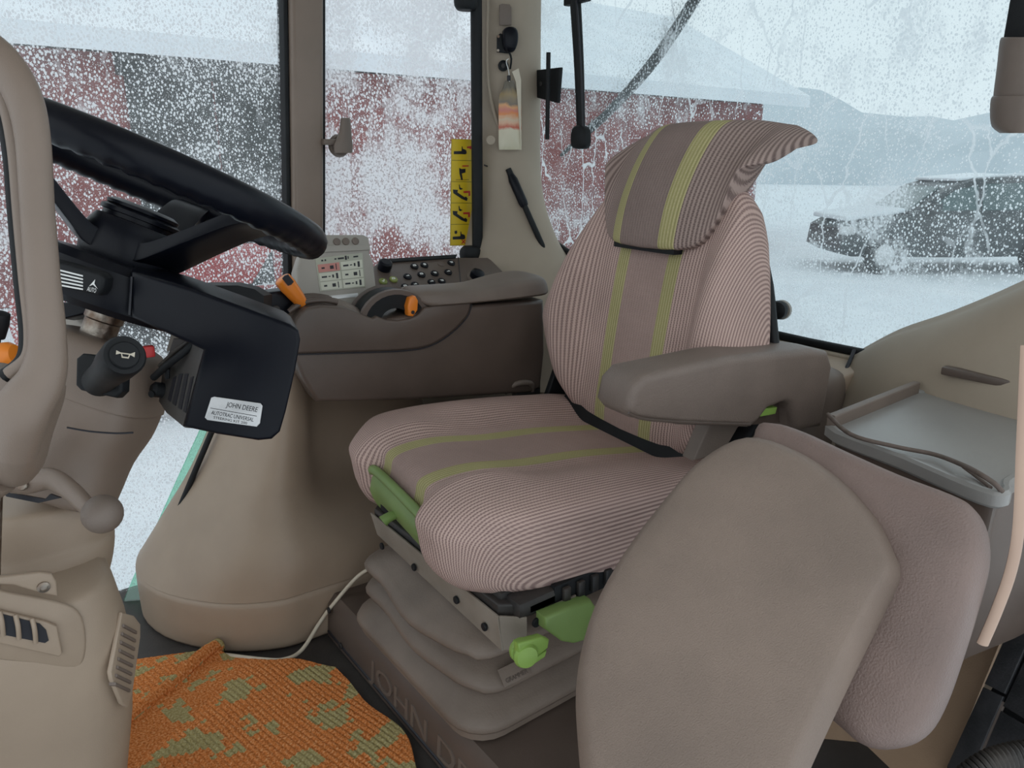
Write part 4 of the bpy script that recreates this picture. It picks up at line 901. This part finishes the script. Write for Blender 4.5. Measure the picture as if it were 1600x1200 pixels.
tube('frame_bar', [at(1200,900,d=1.02), at(1230,1150,d=1.0), at(1250,1290,d=1.0)], .014, RUBBER, ps, n=3)
for px, py in ((1060,1390),(1250,1290)):
    q = at(px, py, d=.86 if px < 1200 else 1.0); tube('leg', [q+Vector((.03,.03,.03)), Vector((q.x+.05,q.y+.05,0))], .014, RUBBER, ps, n=1)
# ------------------------------------------------------------------ storage box with grey tray lid and elastic cord
ZT = .625
bxr = empty('storage_box', (1.2,-.55,.2), 'brown storage box with a smooth grey tray lid behind the folded passenger seat', 'storage box')
tp = [at(1290,662,z=ZT), at(1436,604,z=ZT)]
fl, bl_ = tp[0], Vector((min(tp[1].x,1.30), tp[1].y, ZT))
brn = at(1586,772,z=ZT)
bkr = Vector((1.335,-.62,ZT))
def boxring(z, g):
    f0 = at(1560,775,z=ZT); c = [fl+Vector((g,-g,0)), f0.lerp(fl, .5)+Vector((g*.8,0,0)), f0.lerp(fl,.08)+Vector((g,g*.3,0)), at(1580,768,z=ZT)+Vector((g*.5,g,0)), at(1594,745,z=ZT)+Vector((0,g,0)), Vector((1.20,-.735+g,0)), Vector((1.33-g,-.72+g,0)), Vector((1.335-g,-.56,0)), Vector((1.315-g,bl_.y-g,0)), bl_.lerp(fl,.5)+Vector((0,-g,0))]
    return [Vector((p.x,p.y,z)) for p in c]
rings('body', [spl(boxring(z, g), 4, True) for z, g in ((.33,.03),(.37,.022),(ZT-.020,.012))], BROWN, bxr)
lid = rings('tray_lid', [spl(boxring(z, g), 4, True) for z, g in ((ZT-.022,.004),(ZT-.018,0),(ZT-.004,0),(ZT,.004),(ZT,.010),(ZT-.003,.013),(ZT-.003,.03))], TRAY, bxr, sharp=35)
e_ = (bl_-fl); en = Vector((-e_.y,e_.x,0)).normalized()
prism('tray_wall', [fl+Vector((0,0,-.01)), fl+Vector((0,0,.016)), bl_+Vector((0,0,.016)), bl_+Vector((0,0,-.01))], -en*.014, BROWN2, lid, bev=.003)
prism('rear_lip', [Vector((1.325,-.42,ZT)), Vector((1.335,-.60,ZT)), Vector((1.335,-.60,ZT+.012)), Vector((1.325,-.42,ZT+.012))], (.01,0,0), BROWN2, lid, bev=.002)
tube('elastic_cord', [fl+Vector((.004,0,.014)), at(1330,679,z=ZT+.012), at(1400,698,z=ZT+.006), at(1460,710,z=ZT+.004), at(1505,727,z=ZT+.010), at(1530,740,z=ZT+.016), at(1553,755,z=ZT+.010), at(1566,768,z=ZT)], .0032, CORD, bxr, n=6, seg=8)
tube('elastic_cord', [at(1505,729,z=ZT+.006), at(1525,744,z=ZT+.001), at(1548,762,z=ZT)], .0024, CORD, bxr, n=4, seg=8)
box('shelf_slot', at(1545,592,x=1.30), (.02,.14,.014), BROWN, bxr, bev=.003)

# ================================================================== RUG AND CABLE
def rugmat():
    m = bpy.data.materials.new('woven_rug'); m.use_nodes = True; nt = m.node_tree; N = nt.nodes; L = nt.links; b = N['Principled BSDF']; b.inputs['Roughness'].default_value = 1; b.inputs['Specular IOR Level'].default_value = .05
    tc = N.new('ShaderNodeTexCoord')
    sn = N.new('ShaderNodeVectorMath'); sn.operation = 'SNAP'; sn.inputs[1].default_value = (.0105,.0075,.5); L.new(tc.outputs['UV'], sn.inputs[0])
    def noise(s, d, v):
        n = N.new('ShaderNodeTexNoise'); n.inputs['Scale'].default_value = s; n.inputs['Detail'].default_value = d; L.new(v, n.inputs['Vector']); return n.outputs['Fac']
    def ramp(v, st_):
        r = N.new('ShaderNodeValToRGB'); r.color_ramp.interpolation = 'CONSTANT' if len(st_) < 3 else 'LINEAR'
        while len(r.color_ramp.elements) < len(st_): r.color_ramp.elements.new(.5)
        for e, (p, c) in zip(r.color_ramp.elements, st_): e.position = p; e.color = (*c, 1)
        L.new(v, r.inputs[0]); return r.outputs[0]
    def mix(f, a, bb):
        n = N.new('ShaderNodeMix'); n.data_type = 'RGBA'; L.new(f, n.inputs[0]); L.new(a, n.inputs[6]); L.new(bb, n.inputs[7]); return n.outputs[2]
    patch = noise(16, 3, sn.outputs[0]); br = noise(60, 2, sn.outputs[0]); fi = noise(260, 4, tc.outputs['UV'])
    org = ramp(fi, [(.28,(.34,.09,.022)),(.5,(.66,.215,.060)),(.72,(.78,.42,.20))])
    olv = ramp(fi, [(.25,(.27,.205,.075)),(.5,(.40,.33,.15)),(.75,(.55,.48,.27))])
    su = N.new('ShaderNodeMath'); su.operation = 'MULTIPLY_ADD'; L.new(br, su.inputs[0]); su.inputs[1].default_value = .22; L.new(patch, su.inputs[2])
    msk = ramp(su.outputs[0], [(0,(0,0,0)),(.665,(1,1,1))])
    c = mix(msk, org, olv); L.new(c, b.inputs['Base Color'])
    bp = N.new('ShaderNodeBump'); bp.inputs['Strength'].default_value = .8; bp.inputs['Distance'].default_value = .003; L.new(fi, bp.inputs['Height']); L.new(bp.outputs['Normal'], b.inputs['Normal'])
    return m
RUGM = rugmat()
rug = empty('woven_rug', (.25,.2,.0), 'orange and olive woven rug with a folded corner on the cab floor', 'rug')
def rugpatch(name, fn, nu, nv, uv0, lu_, lv_, wld=True):
    vs_, fs, uvs = [], [], []
    for j in range(nv+1):
        for i in range(nu+1):
            u, v = i/nu, j/nv; X, Y = u*lu_, v*lv_
            p = Vector(fn(u, v))
            if wld: X, Y = p.x*.97+p.y*.24, p.y*.97-p.x*.24
            h = .0032*abs(math.sin(math.pi*X/.0105))*(.5+.5*abs(math.sin(math.pi*(Y/.0075+.5*(math.floor(X/.0105) % 2))))) + .0022*math.sin(9*X+4*Y)+.002*math.sin(23*Y-7*X)
            h *= random.uniform(.7,1.2); ed = min(u, 1-u, v, 1-v); h *= min(1, ed*12+.3)
            vs_.append(p+Vector((0,0,h))); uvs.append((X+uv0[0], Y+uv0[1]))
    for j in range(nv):
        for i in range(nu): k = j*(nu+1)+i; fs.append((k, k+1, k+nu+2, k+nu+1))
    # underside
    n0 = len(vs_); per = [i for i in range(nu+1)] + [j*(nu+1)+nu for j in range(1, nv+1)] + [nv*(nu+1)+i for i in range(nu-1, -1, -1)] + [j*(nu+1) for j in range(nv-1, 0, -1)]
    for k in per: vs_.append(vs_[k]-Vector((0,0,.007))); uvs.append(uvs[k])
    m_ = len(per)
    for i in range(m_): fs.append((per[i], per[(i+1) % m_], n0+(i+1) % m_, n0+i))
    fs.append(tuple(n0+i for i in range(m_))[::-1])
    return mk(name, vs_, fs, RUGM, rug, uvs=uvs, sharp=180)
fa, fb = at(336,1024,z=.015), at(175,1160,z=.015)                    # fold line
fdir = (fb-fa).normalized(); fnr = Vector((-fdir.y, fdir.x, 0)); fnr = fnr if fnr.x > 0 else -fnr
c00, c10, c11, c01 = at(352,1026,z=.012), at(528,1034,z=.012), Vector((.490,-.30,.012)), Vector((-.05,-.30,.012))
def main(u, v):
    e_l = fa.lerp(fa+fdir*.66, v); top = c00.lerp(c10, u); p = (fa.lerp(c10, u)).lerp((fa+fdir*.66).lerp(c11, u), v)
    p.x += .006*math.sin(v*17)*u - .012*math.sin(v*9+1)*u*u; p.y += .008*math.sin(u*11)*(1-v)
    d = max(0, (p-fa).dot(fnr)); p.z = .010 + .022*math.exp(-(d/.018)**2) + .006*math.exp(-((d-.12)/.06)**2); return p
rugpatch('upper_layer', main, 300, 340, (.1,.2), .36, .62)
def under(u, v):
    a0, a1 = Vector((.0,.60,.006)), Vector((.225,.62,.006)); b0, b1 = Vector((-.14,.05,.006)), fa+fdir*.5+fnr*.02
    a1 = fa+fnr*.03+Vector((.0,.06,0)); p = a0.lerp(a1, u).lerp(b0.lerp(b1, u), v); p.z = .006; return p
rugpatch('lower_layer', under, 140, 180, (.9,.5), .30, .52)
def roll(u, v):
    c = fa-fdir*.02+fdir*.62*v+Vector((0,0,.013+.003*math.sin(v*22))); th = math.pi*(1.25-1.5*u); r_ = .0135-.003*v
    return c - fnr*.004 + fnr*r_*math.cos(th) + Z*r_*math.sin(th)
rugpatch('fold_roll', roll, 48, 240, (.4,.8), .05, .62, False)
cbl = tube('cable', [at(596,880,y=.28), at(560,900,y=.33), at(520,945,z=.085), at(500,972,z=.045), at(472,1015,z=.012), at(445,1030,z=.012), at(410,1030,z=.012), at(345,1022,z=.010)], .0042, CABLE, n=8, seg=10)
tag(cbl, 'cream coloured cable trailing from under the seat onto the rug', 'cable')

# ================================================================== THINGS ON THE RIGHT REAR PILLAR
yq = .758; qn = Vector((-.42,-.90,0)).normalized()
PQ = (at(790,60,y=.775)+qn*.003, qn)
def onp(px, py, o=0): return at(px, py, pl=(PQ[0]+qn*o, qn))
pu = (onp(800,60)-onp(780,60)).normalized()
so = empty('power_socket', onp(790,66), 'black capped power socket screwed to the upper rear pillar', 'socket')
bp_ = prism('back_plate', [onp(*q) for q in ((776,56),(788,48),(800,52),(802,80),(794,84),(776,82))], qn*.006, RUBBER, so, bev=.002)
pad('cap', [onp(*q) for q in ((785,48),(796,44),(805,50),(806,68),(800,82),(788,80),(784,64))], [(1,.004),(1.02,.02),(.95,.032),(.7,.036)], qn, BLACK, so, n=3)
for q in ((778.5,57),(784,51),(778,79)): disc('screw', onp(*q, .006), qn, .004, .002, STEEL, so, 10)
tube('strap', [onp(795,80,.02), onp(799,92,.018), onp(797,108,.010)], .003, RUBBER, so, n=3, seg=6)
rb = onp(786,103); rs = empty('round_socket', rb, 'small round black socket below the capped power socket', 'socket')
lathe('ring', rb, qn, [(.006,0),(.0145,0),(.0145,.005),(.011,.006),(.010,.002),(.002,.001)], RUBBER, rs, 20)
disc('contact', rb+qn*.001, qn, .006, .002, FRAME, rs, 10)
bl2 = tag(prism('blanking_plate', [onp(*q) for q in ((780,8),(784,6),(796,7),(799,12),(799,40),(780,40))], qn*.004, BROWN2, bev=.0015), 'rectangular brown blanking plate at the top of the rear pillar', 'cover plate')
# hanging scent sachet
def sachet():
    m = bpy.data.materials.new('printed_sachet'); m.use_nodes = True; nt = m.node_tree; N = nt.nodes; L = nt.links; b = N['Principled BSDF']; b.inputs['Roughness'].default_value = .35
    tc = N.new('ShaderNodeTexCoord'); sp_ = N.new('ShaderNodeSeparateXYZ'); L.new(tc.outputs['UV'], sp_.inputs[0])
    nz = N.new('ShaderNodeTexNoise'); nz.inputs['Scale'].default_value = 5; nz.inputs['Detail'].default_value = 3; nz.inputs['Distortion'].default_value = 1.0; L.new(tc.outputs['UV'], nz.inputs['Vector'])
    ad = N.new('ShaderNodeMath'); ad.operation = 'MULTIPLY_ADD'; L.new(nz.outputs['Fac'], ad.inputs[0]); ad.inputs[1].default_value = .16; L.new(sp_.outputs[1], ad.inputs[2])
    r = N.new('ShaderNodeValToRGB'); E_ = r.color_ramp.elements
    st_ = [(.0,(.50,.46,.30)),(.12,(.62,.58,.44)),(.36,(.66,.60,.46)),(.40,(.55,.12,.07)),(.46,(.70,.42,.28)),(.52,(.66,.50,.36)),(.60,(.72,.25,.08)),(.66,(.62,.22,.18)),(.72,(.70,.36,.16)),(.76,(.20,.17,.14)),(.88,(.33,.24,.12)),(.98,(.16,.14,.11))]
    while len(E_) < len(st_): E_.new(.5)
    for e, (p, c) in zip(E_, st_): e.position = p; e.color = (*c, 1)
    L.new(ad.outputs[0], r.inputs[0]); L.new(r.outputs[0], b.inputs['Base Color']); return m
SACH = sachet()
sa = empty('scent_sachet', onp(802,235,.02), 'crumpled printed foil sachet hanging from the rear pillar socket', 'air freshener')
nu, nv = 10, 26; vs_, fs, uvs = [], [], []
for sd in (1, -1):
    for j in range(nv+1):
        v = j/nv; py = 234-v*(234-126); wl, wr = (lerp_tab([(0,780),(.1,779),(.7,779),(.78,780),(.9,786),(1,789)], v), lerp_tab([(0,815),(.1,815),(.7,814.5),(.78,813),(.9,806),(1,803)], v))
        for i in range(nu+1):
            u = i/nu; px = wl+(wr-wl)*u; bul = .009*math.sin(math.pi*u)**.7*math.sin(math.pi*min(1, v*1.02))**.5+.0012*math.sin(19*v+7*u)
            vs_.append(onp(px, py, .022+sd*bul)); uvs.append((u*.4, v))
m_ = (nu+1)*(nv+1)
for sd in (0, 1):
    for j in range(nv):
        for i in range(nu): k = sd*m_+j*(nu+1)+i; fs.append((k, k+1, k+nu+2, k+nu+1))
mk('pouch', vs_, fs, SACH, sa, uvs=uvs)
prism('side_fin', [onp(*q, .026) for q in ((800,112),(810,107),(814,125),(814,235),(808,150),(806,128))], qn*.002, CABLE, sa, bev=0)
tube('string', [onp(796,128,.022), onp(795,112,.02), onp(791,96,.02), onp(795,92,.02)], .0012, WHITE, sa, n=3, seg=5)
box('clip', onp(795,122,.024), (.010,.006,.014), INK, sa, (pu, qn, Z), .002); 
tube('pillar_ridge', [onp(763,-60,.0), onp(761,60,.0), onp(762,120,.0), onp(768,160,.0), onp(777,192,.0), onp(784,205,-.002)], .005, TAN2, t2, n=4, seg=8)
# gas strut for the rear window
gs = empty('gas_strut', at(830,340,x=1.36), 'black gas strut slanting down across the rear pillar foot', 'gas strut')
a_, b__ = at(794,264,x=1.315), at(858,408,x=1.385)
tube('rod', [a_.lerp(b__,.25), b__], .0085, RUBBER, gs, n=1, seg=12); tube('cylinder', [a_.lerp(b__,.06), a_.lerp(b__,.12), a_.lerp(b__,.36), a_.lerp(b__,.40)], [.009,.0135,.0135,.011], BLACK, gs, n=1, seg=14)
tube('end_fitting', [a_, a_.lerp(b__,.10)], [.0085,.0095], RUBBER, gs, n=1, seg=12); ball('ball_stud', at(814,343,x=1.345), .009, RUBBER, gs, 12)
prism('strut_well', [at(px,py,x=1.392) for px,py in ((828,375),(845,385),(880,420),(878,428),(850,415),(830,392))], (-.006,0,0), INK, gs, bev=.001)
# glass hinge bracket and rod
hb_ = prism('hinge_bracket', [at(px,py,x=1.415) for px,py in ((824,118),(832,110),(875,105),(871,160),(870,161),(828,150),(822,140))], (.012,0,0), RUBBER, w3, bev=.003)
for q in ((833,118),(832,141),(846,131)): disc('bolt', at(*q,x=1.415), (-1,0,0), .006, .005, FRAME, hb_, 10)
tube('rod', [at(857,82,x=1.395), at(856.5,120,x=1.395), at(855,218,x=1.395)], .0062, RUBBER, hb_, n=1, seg=12)
# rear wiper: arm and blade on the outside of the rear glass
wp = empty('rear_wiper', at(905,215,x=1.44), 'black rear wiper arm with an icy blade slanting across the rear window', 'wiper')
XA = 1.435
tube('arm', [at(890,-160,x=XA), at(899,0,x=XA), at(905,110,x=XA), at(908,222,x=XA)], [.022,.0185,.0165,.014], RUBBER, wp, n=4, seg=12, flat=((1,0,0),.6)); tube('arm_edge', [at(901,0,x=XA-.012), at(908,110,x=XA-.012), at(911,205,x=XA-.012)], .003, INK, wp, n=3, seg=6)
box('arm_bracket', at(902,-4,x=XA), (.02,.09,.03), RUBBER, wp); pad('arm_foot', [at(px,py,x=XA-.008) for px,py in ((897,202),(908,196),(918,203),(918,228),(908,233),(896,228))], [(1,-.01),(1,.008),(.8,.014)], (-1,0,0), RUBBER, wp, n=3)
XB = 1.49; ICE = mat('icy_rubber', (.012,.018,.018), .4, (.05,.065,.065), 20, .3, 200)
tube('blade', [at(876,243,x=XB), at(940,186,x=XB), at(1010,110,x=XB), at(1060,40,x=XB), at(1100,-25,x=XB)], [.005,.013,.016,.016,.015], ICE, wp, n=5, seg=8, flat=((1,0,0),.7))
tube('blade_spring', [at(920,197,x=XB+.01), at(1000,128,x=XB+.01), at(1060,46,x=XB+.01)], .006, STEEL, wp, n=4, seg=6)
# window catch on the right door pillar
wc = empty('window_catch', at(528,232,y=.79), 'grey-brown twist catch on the right door pillar', 'catch')
box('arm', at(517,222,y=.795), (.045,.02,.014), BROWN2, wc, bev=.004); lathe('boss', at(528,228,y=.815), (0,-1,0), [(.004,0),(.026,0),(.028,.006),(.024,.016),(.004,.018)], BROWN2, wc, 20)
loft('handle', [[at(px,py,y=yy) for px,py,yy in ((a,y_,.775),((a+b)/2,y_,.768),(b,y_,.775),(b,y_,.795),((a+b)/2,y_,.80),(a,y_,.795))] for y_, a, b in ((239,524,549),(228,522,550),(219,526,549),(205,531,548),(190,532.5,547),(184,534,546))], BROWN2, wc, nr=2, nl=2)
# yellow warning strip with five pictograms
yw = .8408; YS = [(705,217),(741,218),(738,383.5),(703,384)]
def yp(u, v, o=0):
    a, b, c, d = [Vector((*q,0)) for q in YS]; p = a.lerp(b,u).lerp(d.lerp(c,u),v); r_ = at(p.x,p.y,y=yw-o); return r_
stt = empty('warning_strip', yp(.5,1), 'yellow warning strip of five pictograms stuck to the quarter window', 'sticker')
prism('strip_backing', [yp(0,0,.0002), yp(1,0,.0002), yp(1,1,.0002), yp(0,1,.0002)], (0,-.0008,0), mat('dull_yellow_vinyl', (.42,.30,.02), .45), stt, bev=0)
for k in range(5):
    v0, v1 = k*.2+.004, k*.2+.196
    cell = prism('pictogram_cell', [yp(.03,v0,.001), yp(.97,v0,.001), yp(.97,v1,.001), yp(.03,v1,.001)], (0,-.0008,0), YELLOW, stt, bev=0)
    def shp(pts, m_, nm='pictogram'): prism(nm, [yp(u, v0+(v1-v0)*v, .0019) for u, v in pts], (0,-.0004,0), m_, cell, bev=0)
    if k in (0, 4):
        shp([(.12,.58),(.45,.56),(.48,.45),(.58,.47),(.66,.52),(.68,.66),(.62,.72),(.45,.71),(.12,.72)], INK); shp([(.46,.33),(.49,.33),(.52,.5),(.46,.5)], INK)
        if k == 0: shp([(.68,.34),(.88,.30),(.88,.45),(.80,.46),(.80,.40),(.70,.42)], REDP)
        else: shp([(.76,.50),(.82,.44),(.86,.50),(.86,.60),(.82,.66),(.76,.60)], REDP); shp([(.2,.3),(.3,.28),(.32,.38),(.27,.46),(.2,.42)], INK); shp([(.50,.74),(.54,.72),(.70,.92),(.66,.94)], REDP); shp([(.66,.72),(.70,.74),(.54,.94),(.50,.92)], REDP)
    elif k == 1:
        shp([(.36,.34),(.46,.40),(.64,.38),(.64,.56),(.48,.62),(.53,.92),(.45,.92),(.38,.62)], INK); shp([(.5,.22),(.78,.21),(.78,.27),(.5,.28)], REDP); shp([(.22,.92),(.80,.91),(.80,.93),(.22,.94)], INK)
    else:
        shp([(.1,.36),(.32,.38),(.30,.50),(.62,.74),(.68,.70),(.76,.80),(.72,.92),(.50,.82),(.12,.54)], INK); shp([(.36,.12),(.39,.12),(.42,.26),(.54,.32),(.44,.38),(.38,.34)], INK); shp([(.56,.44),(.86,.42),(.87,.66),(.79,.68),(.79,.52),(.58,.53)], REDP)
# hinge blocks at the quarter window
for px, py in ((735,395), (728,2)):
    c = at(px, py, y=.80); loft('hinge_block', [R3(c.z+dz, [(c.x+.032*k*math.cos(a), c.y+.025*k*math.sin(a)) for a in [i*math.pi/4 for i in range(8)]]) for dz, k in ((-.022,.8),(-.012,1.05),(.008,1.05),(.02,.7))], RUBBER, w2o, nr=2, nl=2)
# rear glass knob
rk = lathe('knob', at(1217,484,x=1.425), (-1,-.25,0), [(.002,-.004),(.019,-.004),(.021,.004),(.019,.014),(.013,.018),(.002,.018)], RUBBER, w3, 24); lathe('washer', at(1222,484,x=1.45), (-1,-.2,0), [(.004,0),(.022,0),(.021,.008),(.004,.008)], GREY, rk, 24)
# belt guide on the left rear post
bg_ = empty('belt_guide', at(1580,200,x=1.33), 'grey-brown moulded belt guide on the left rear post', 'belt guide')
XG = 1.34
loft('upper_cover', [[at(px,py,x=xx) for px,py,xx in ((a,y_,XG-.0),(a+10,y_,XG-.03),(1610,y_,XG-.035),(1640,y_,XG),(1610,y_,XG+.03),(a+8,y_,XG+.025))] for y_, a in ((58,1567),(64,1562),(100,1558),(140,1553),(152,1552))], BROWN2, bg_, nr=3, nl=3)
loft('lower_cover', [[at(px,py,x=xx) for px,py,xx in ((a,y_,XG-.0),(a+10,y_,XG-.035),(1610,y_,XG-.04),(1640,y_,XG),(1610,y_,XG+.03),(a+8,y_,XG+.025))] for y_, a in ((150,1552),(156,1548),(180,1547),(198,1550),(208,1562))], BROWN2, bg_, nr=3, nl=3)
# ribbed hose in the bottom corner
hs_ = empty('ribbed_hose', at(1590,1195,d=1.0), 'black ribbed hose in the bottom right corner', 'hose')
hp = [at(px,py,d=.98) for px,py in ((1500,1225),(1545,1193),(1600,1178),(1680,1172))]
tube('hose_core', hp, .012, RUBBER, hs_, n=4)
P_ = spl(hp, 8)
for i in range(1, len(P_)-1):
    t_ = (P_[i+1]-P_[i-1]).normalized(); lathe('hose_rib', P_[i], t_, [(.010,-.004),(.016,-.003),(.0175,0),(.016,.003),(.010,.004)], FRAME, hs_, 16)
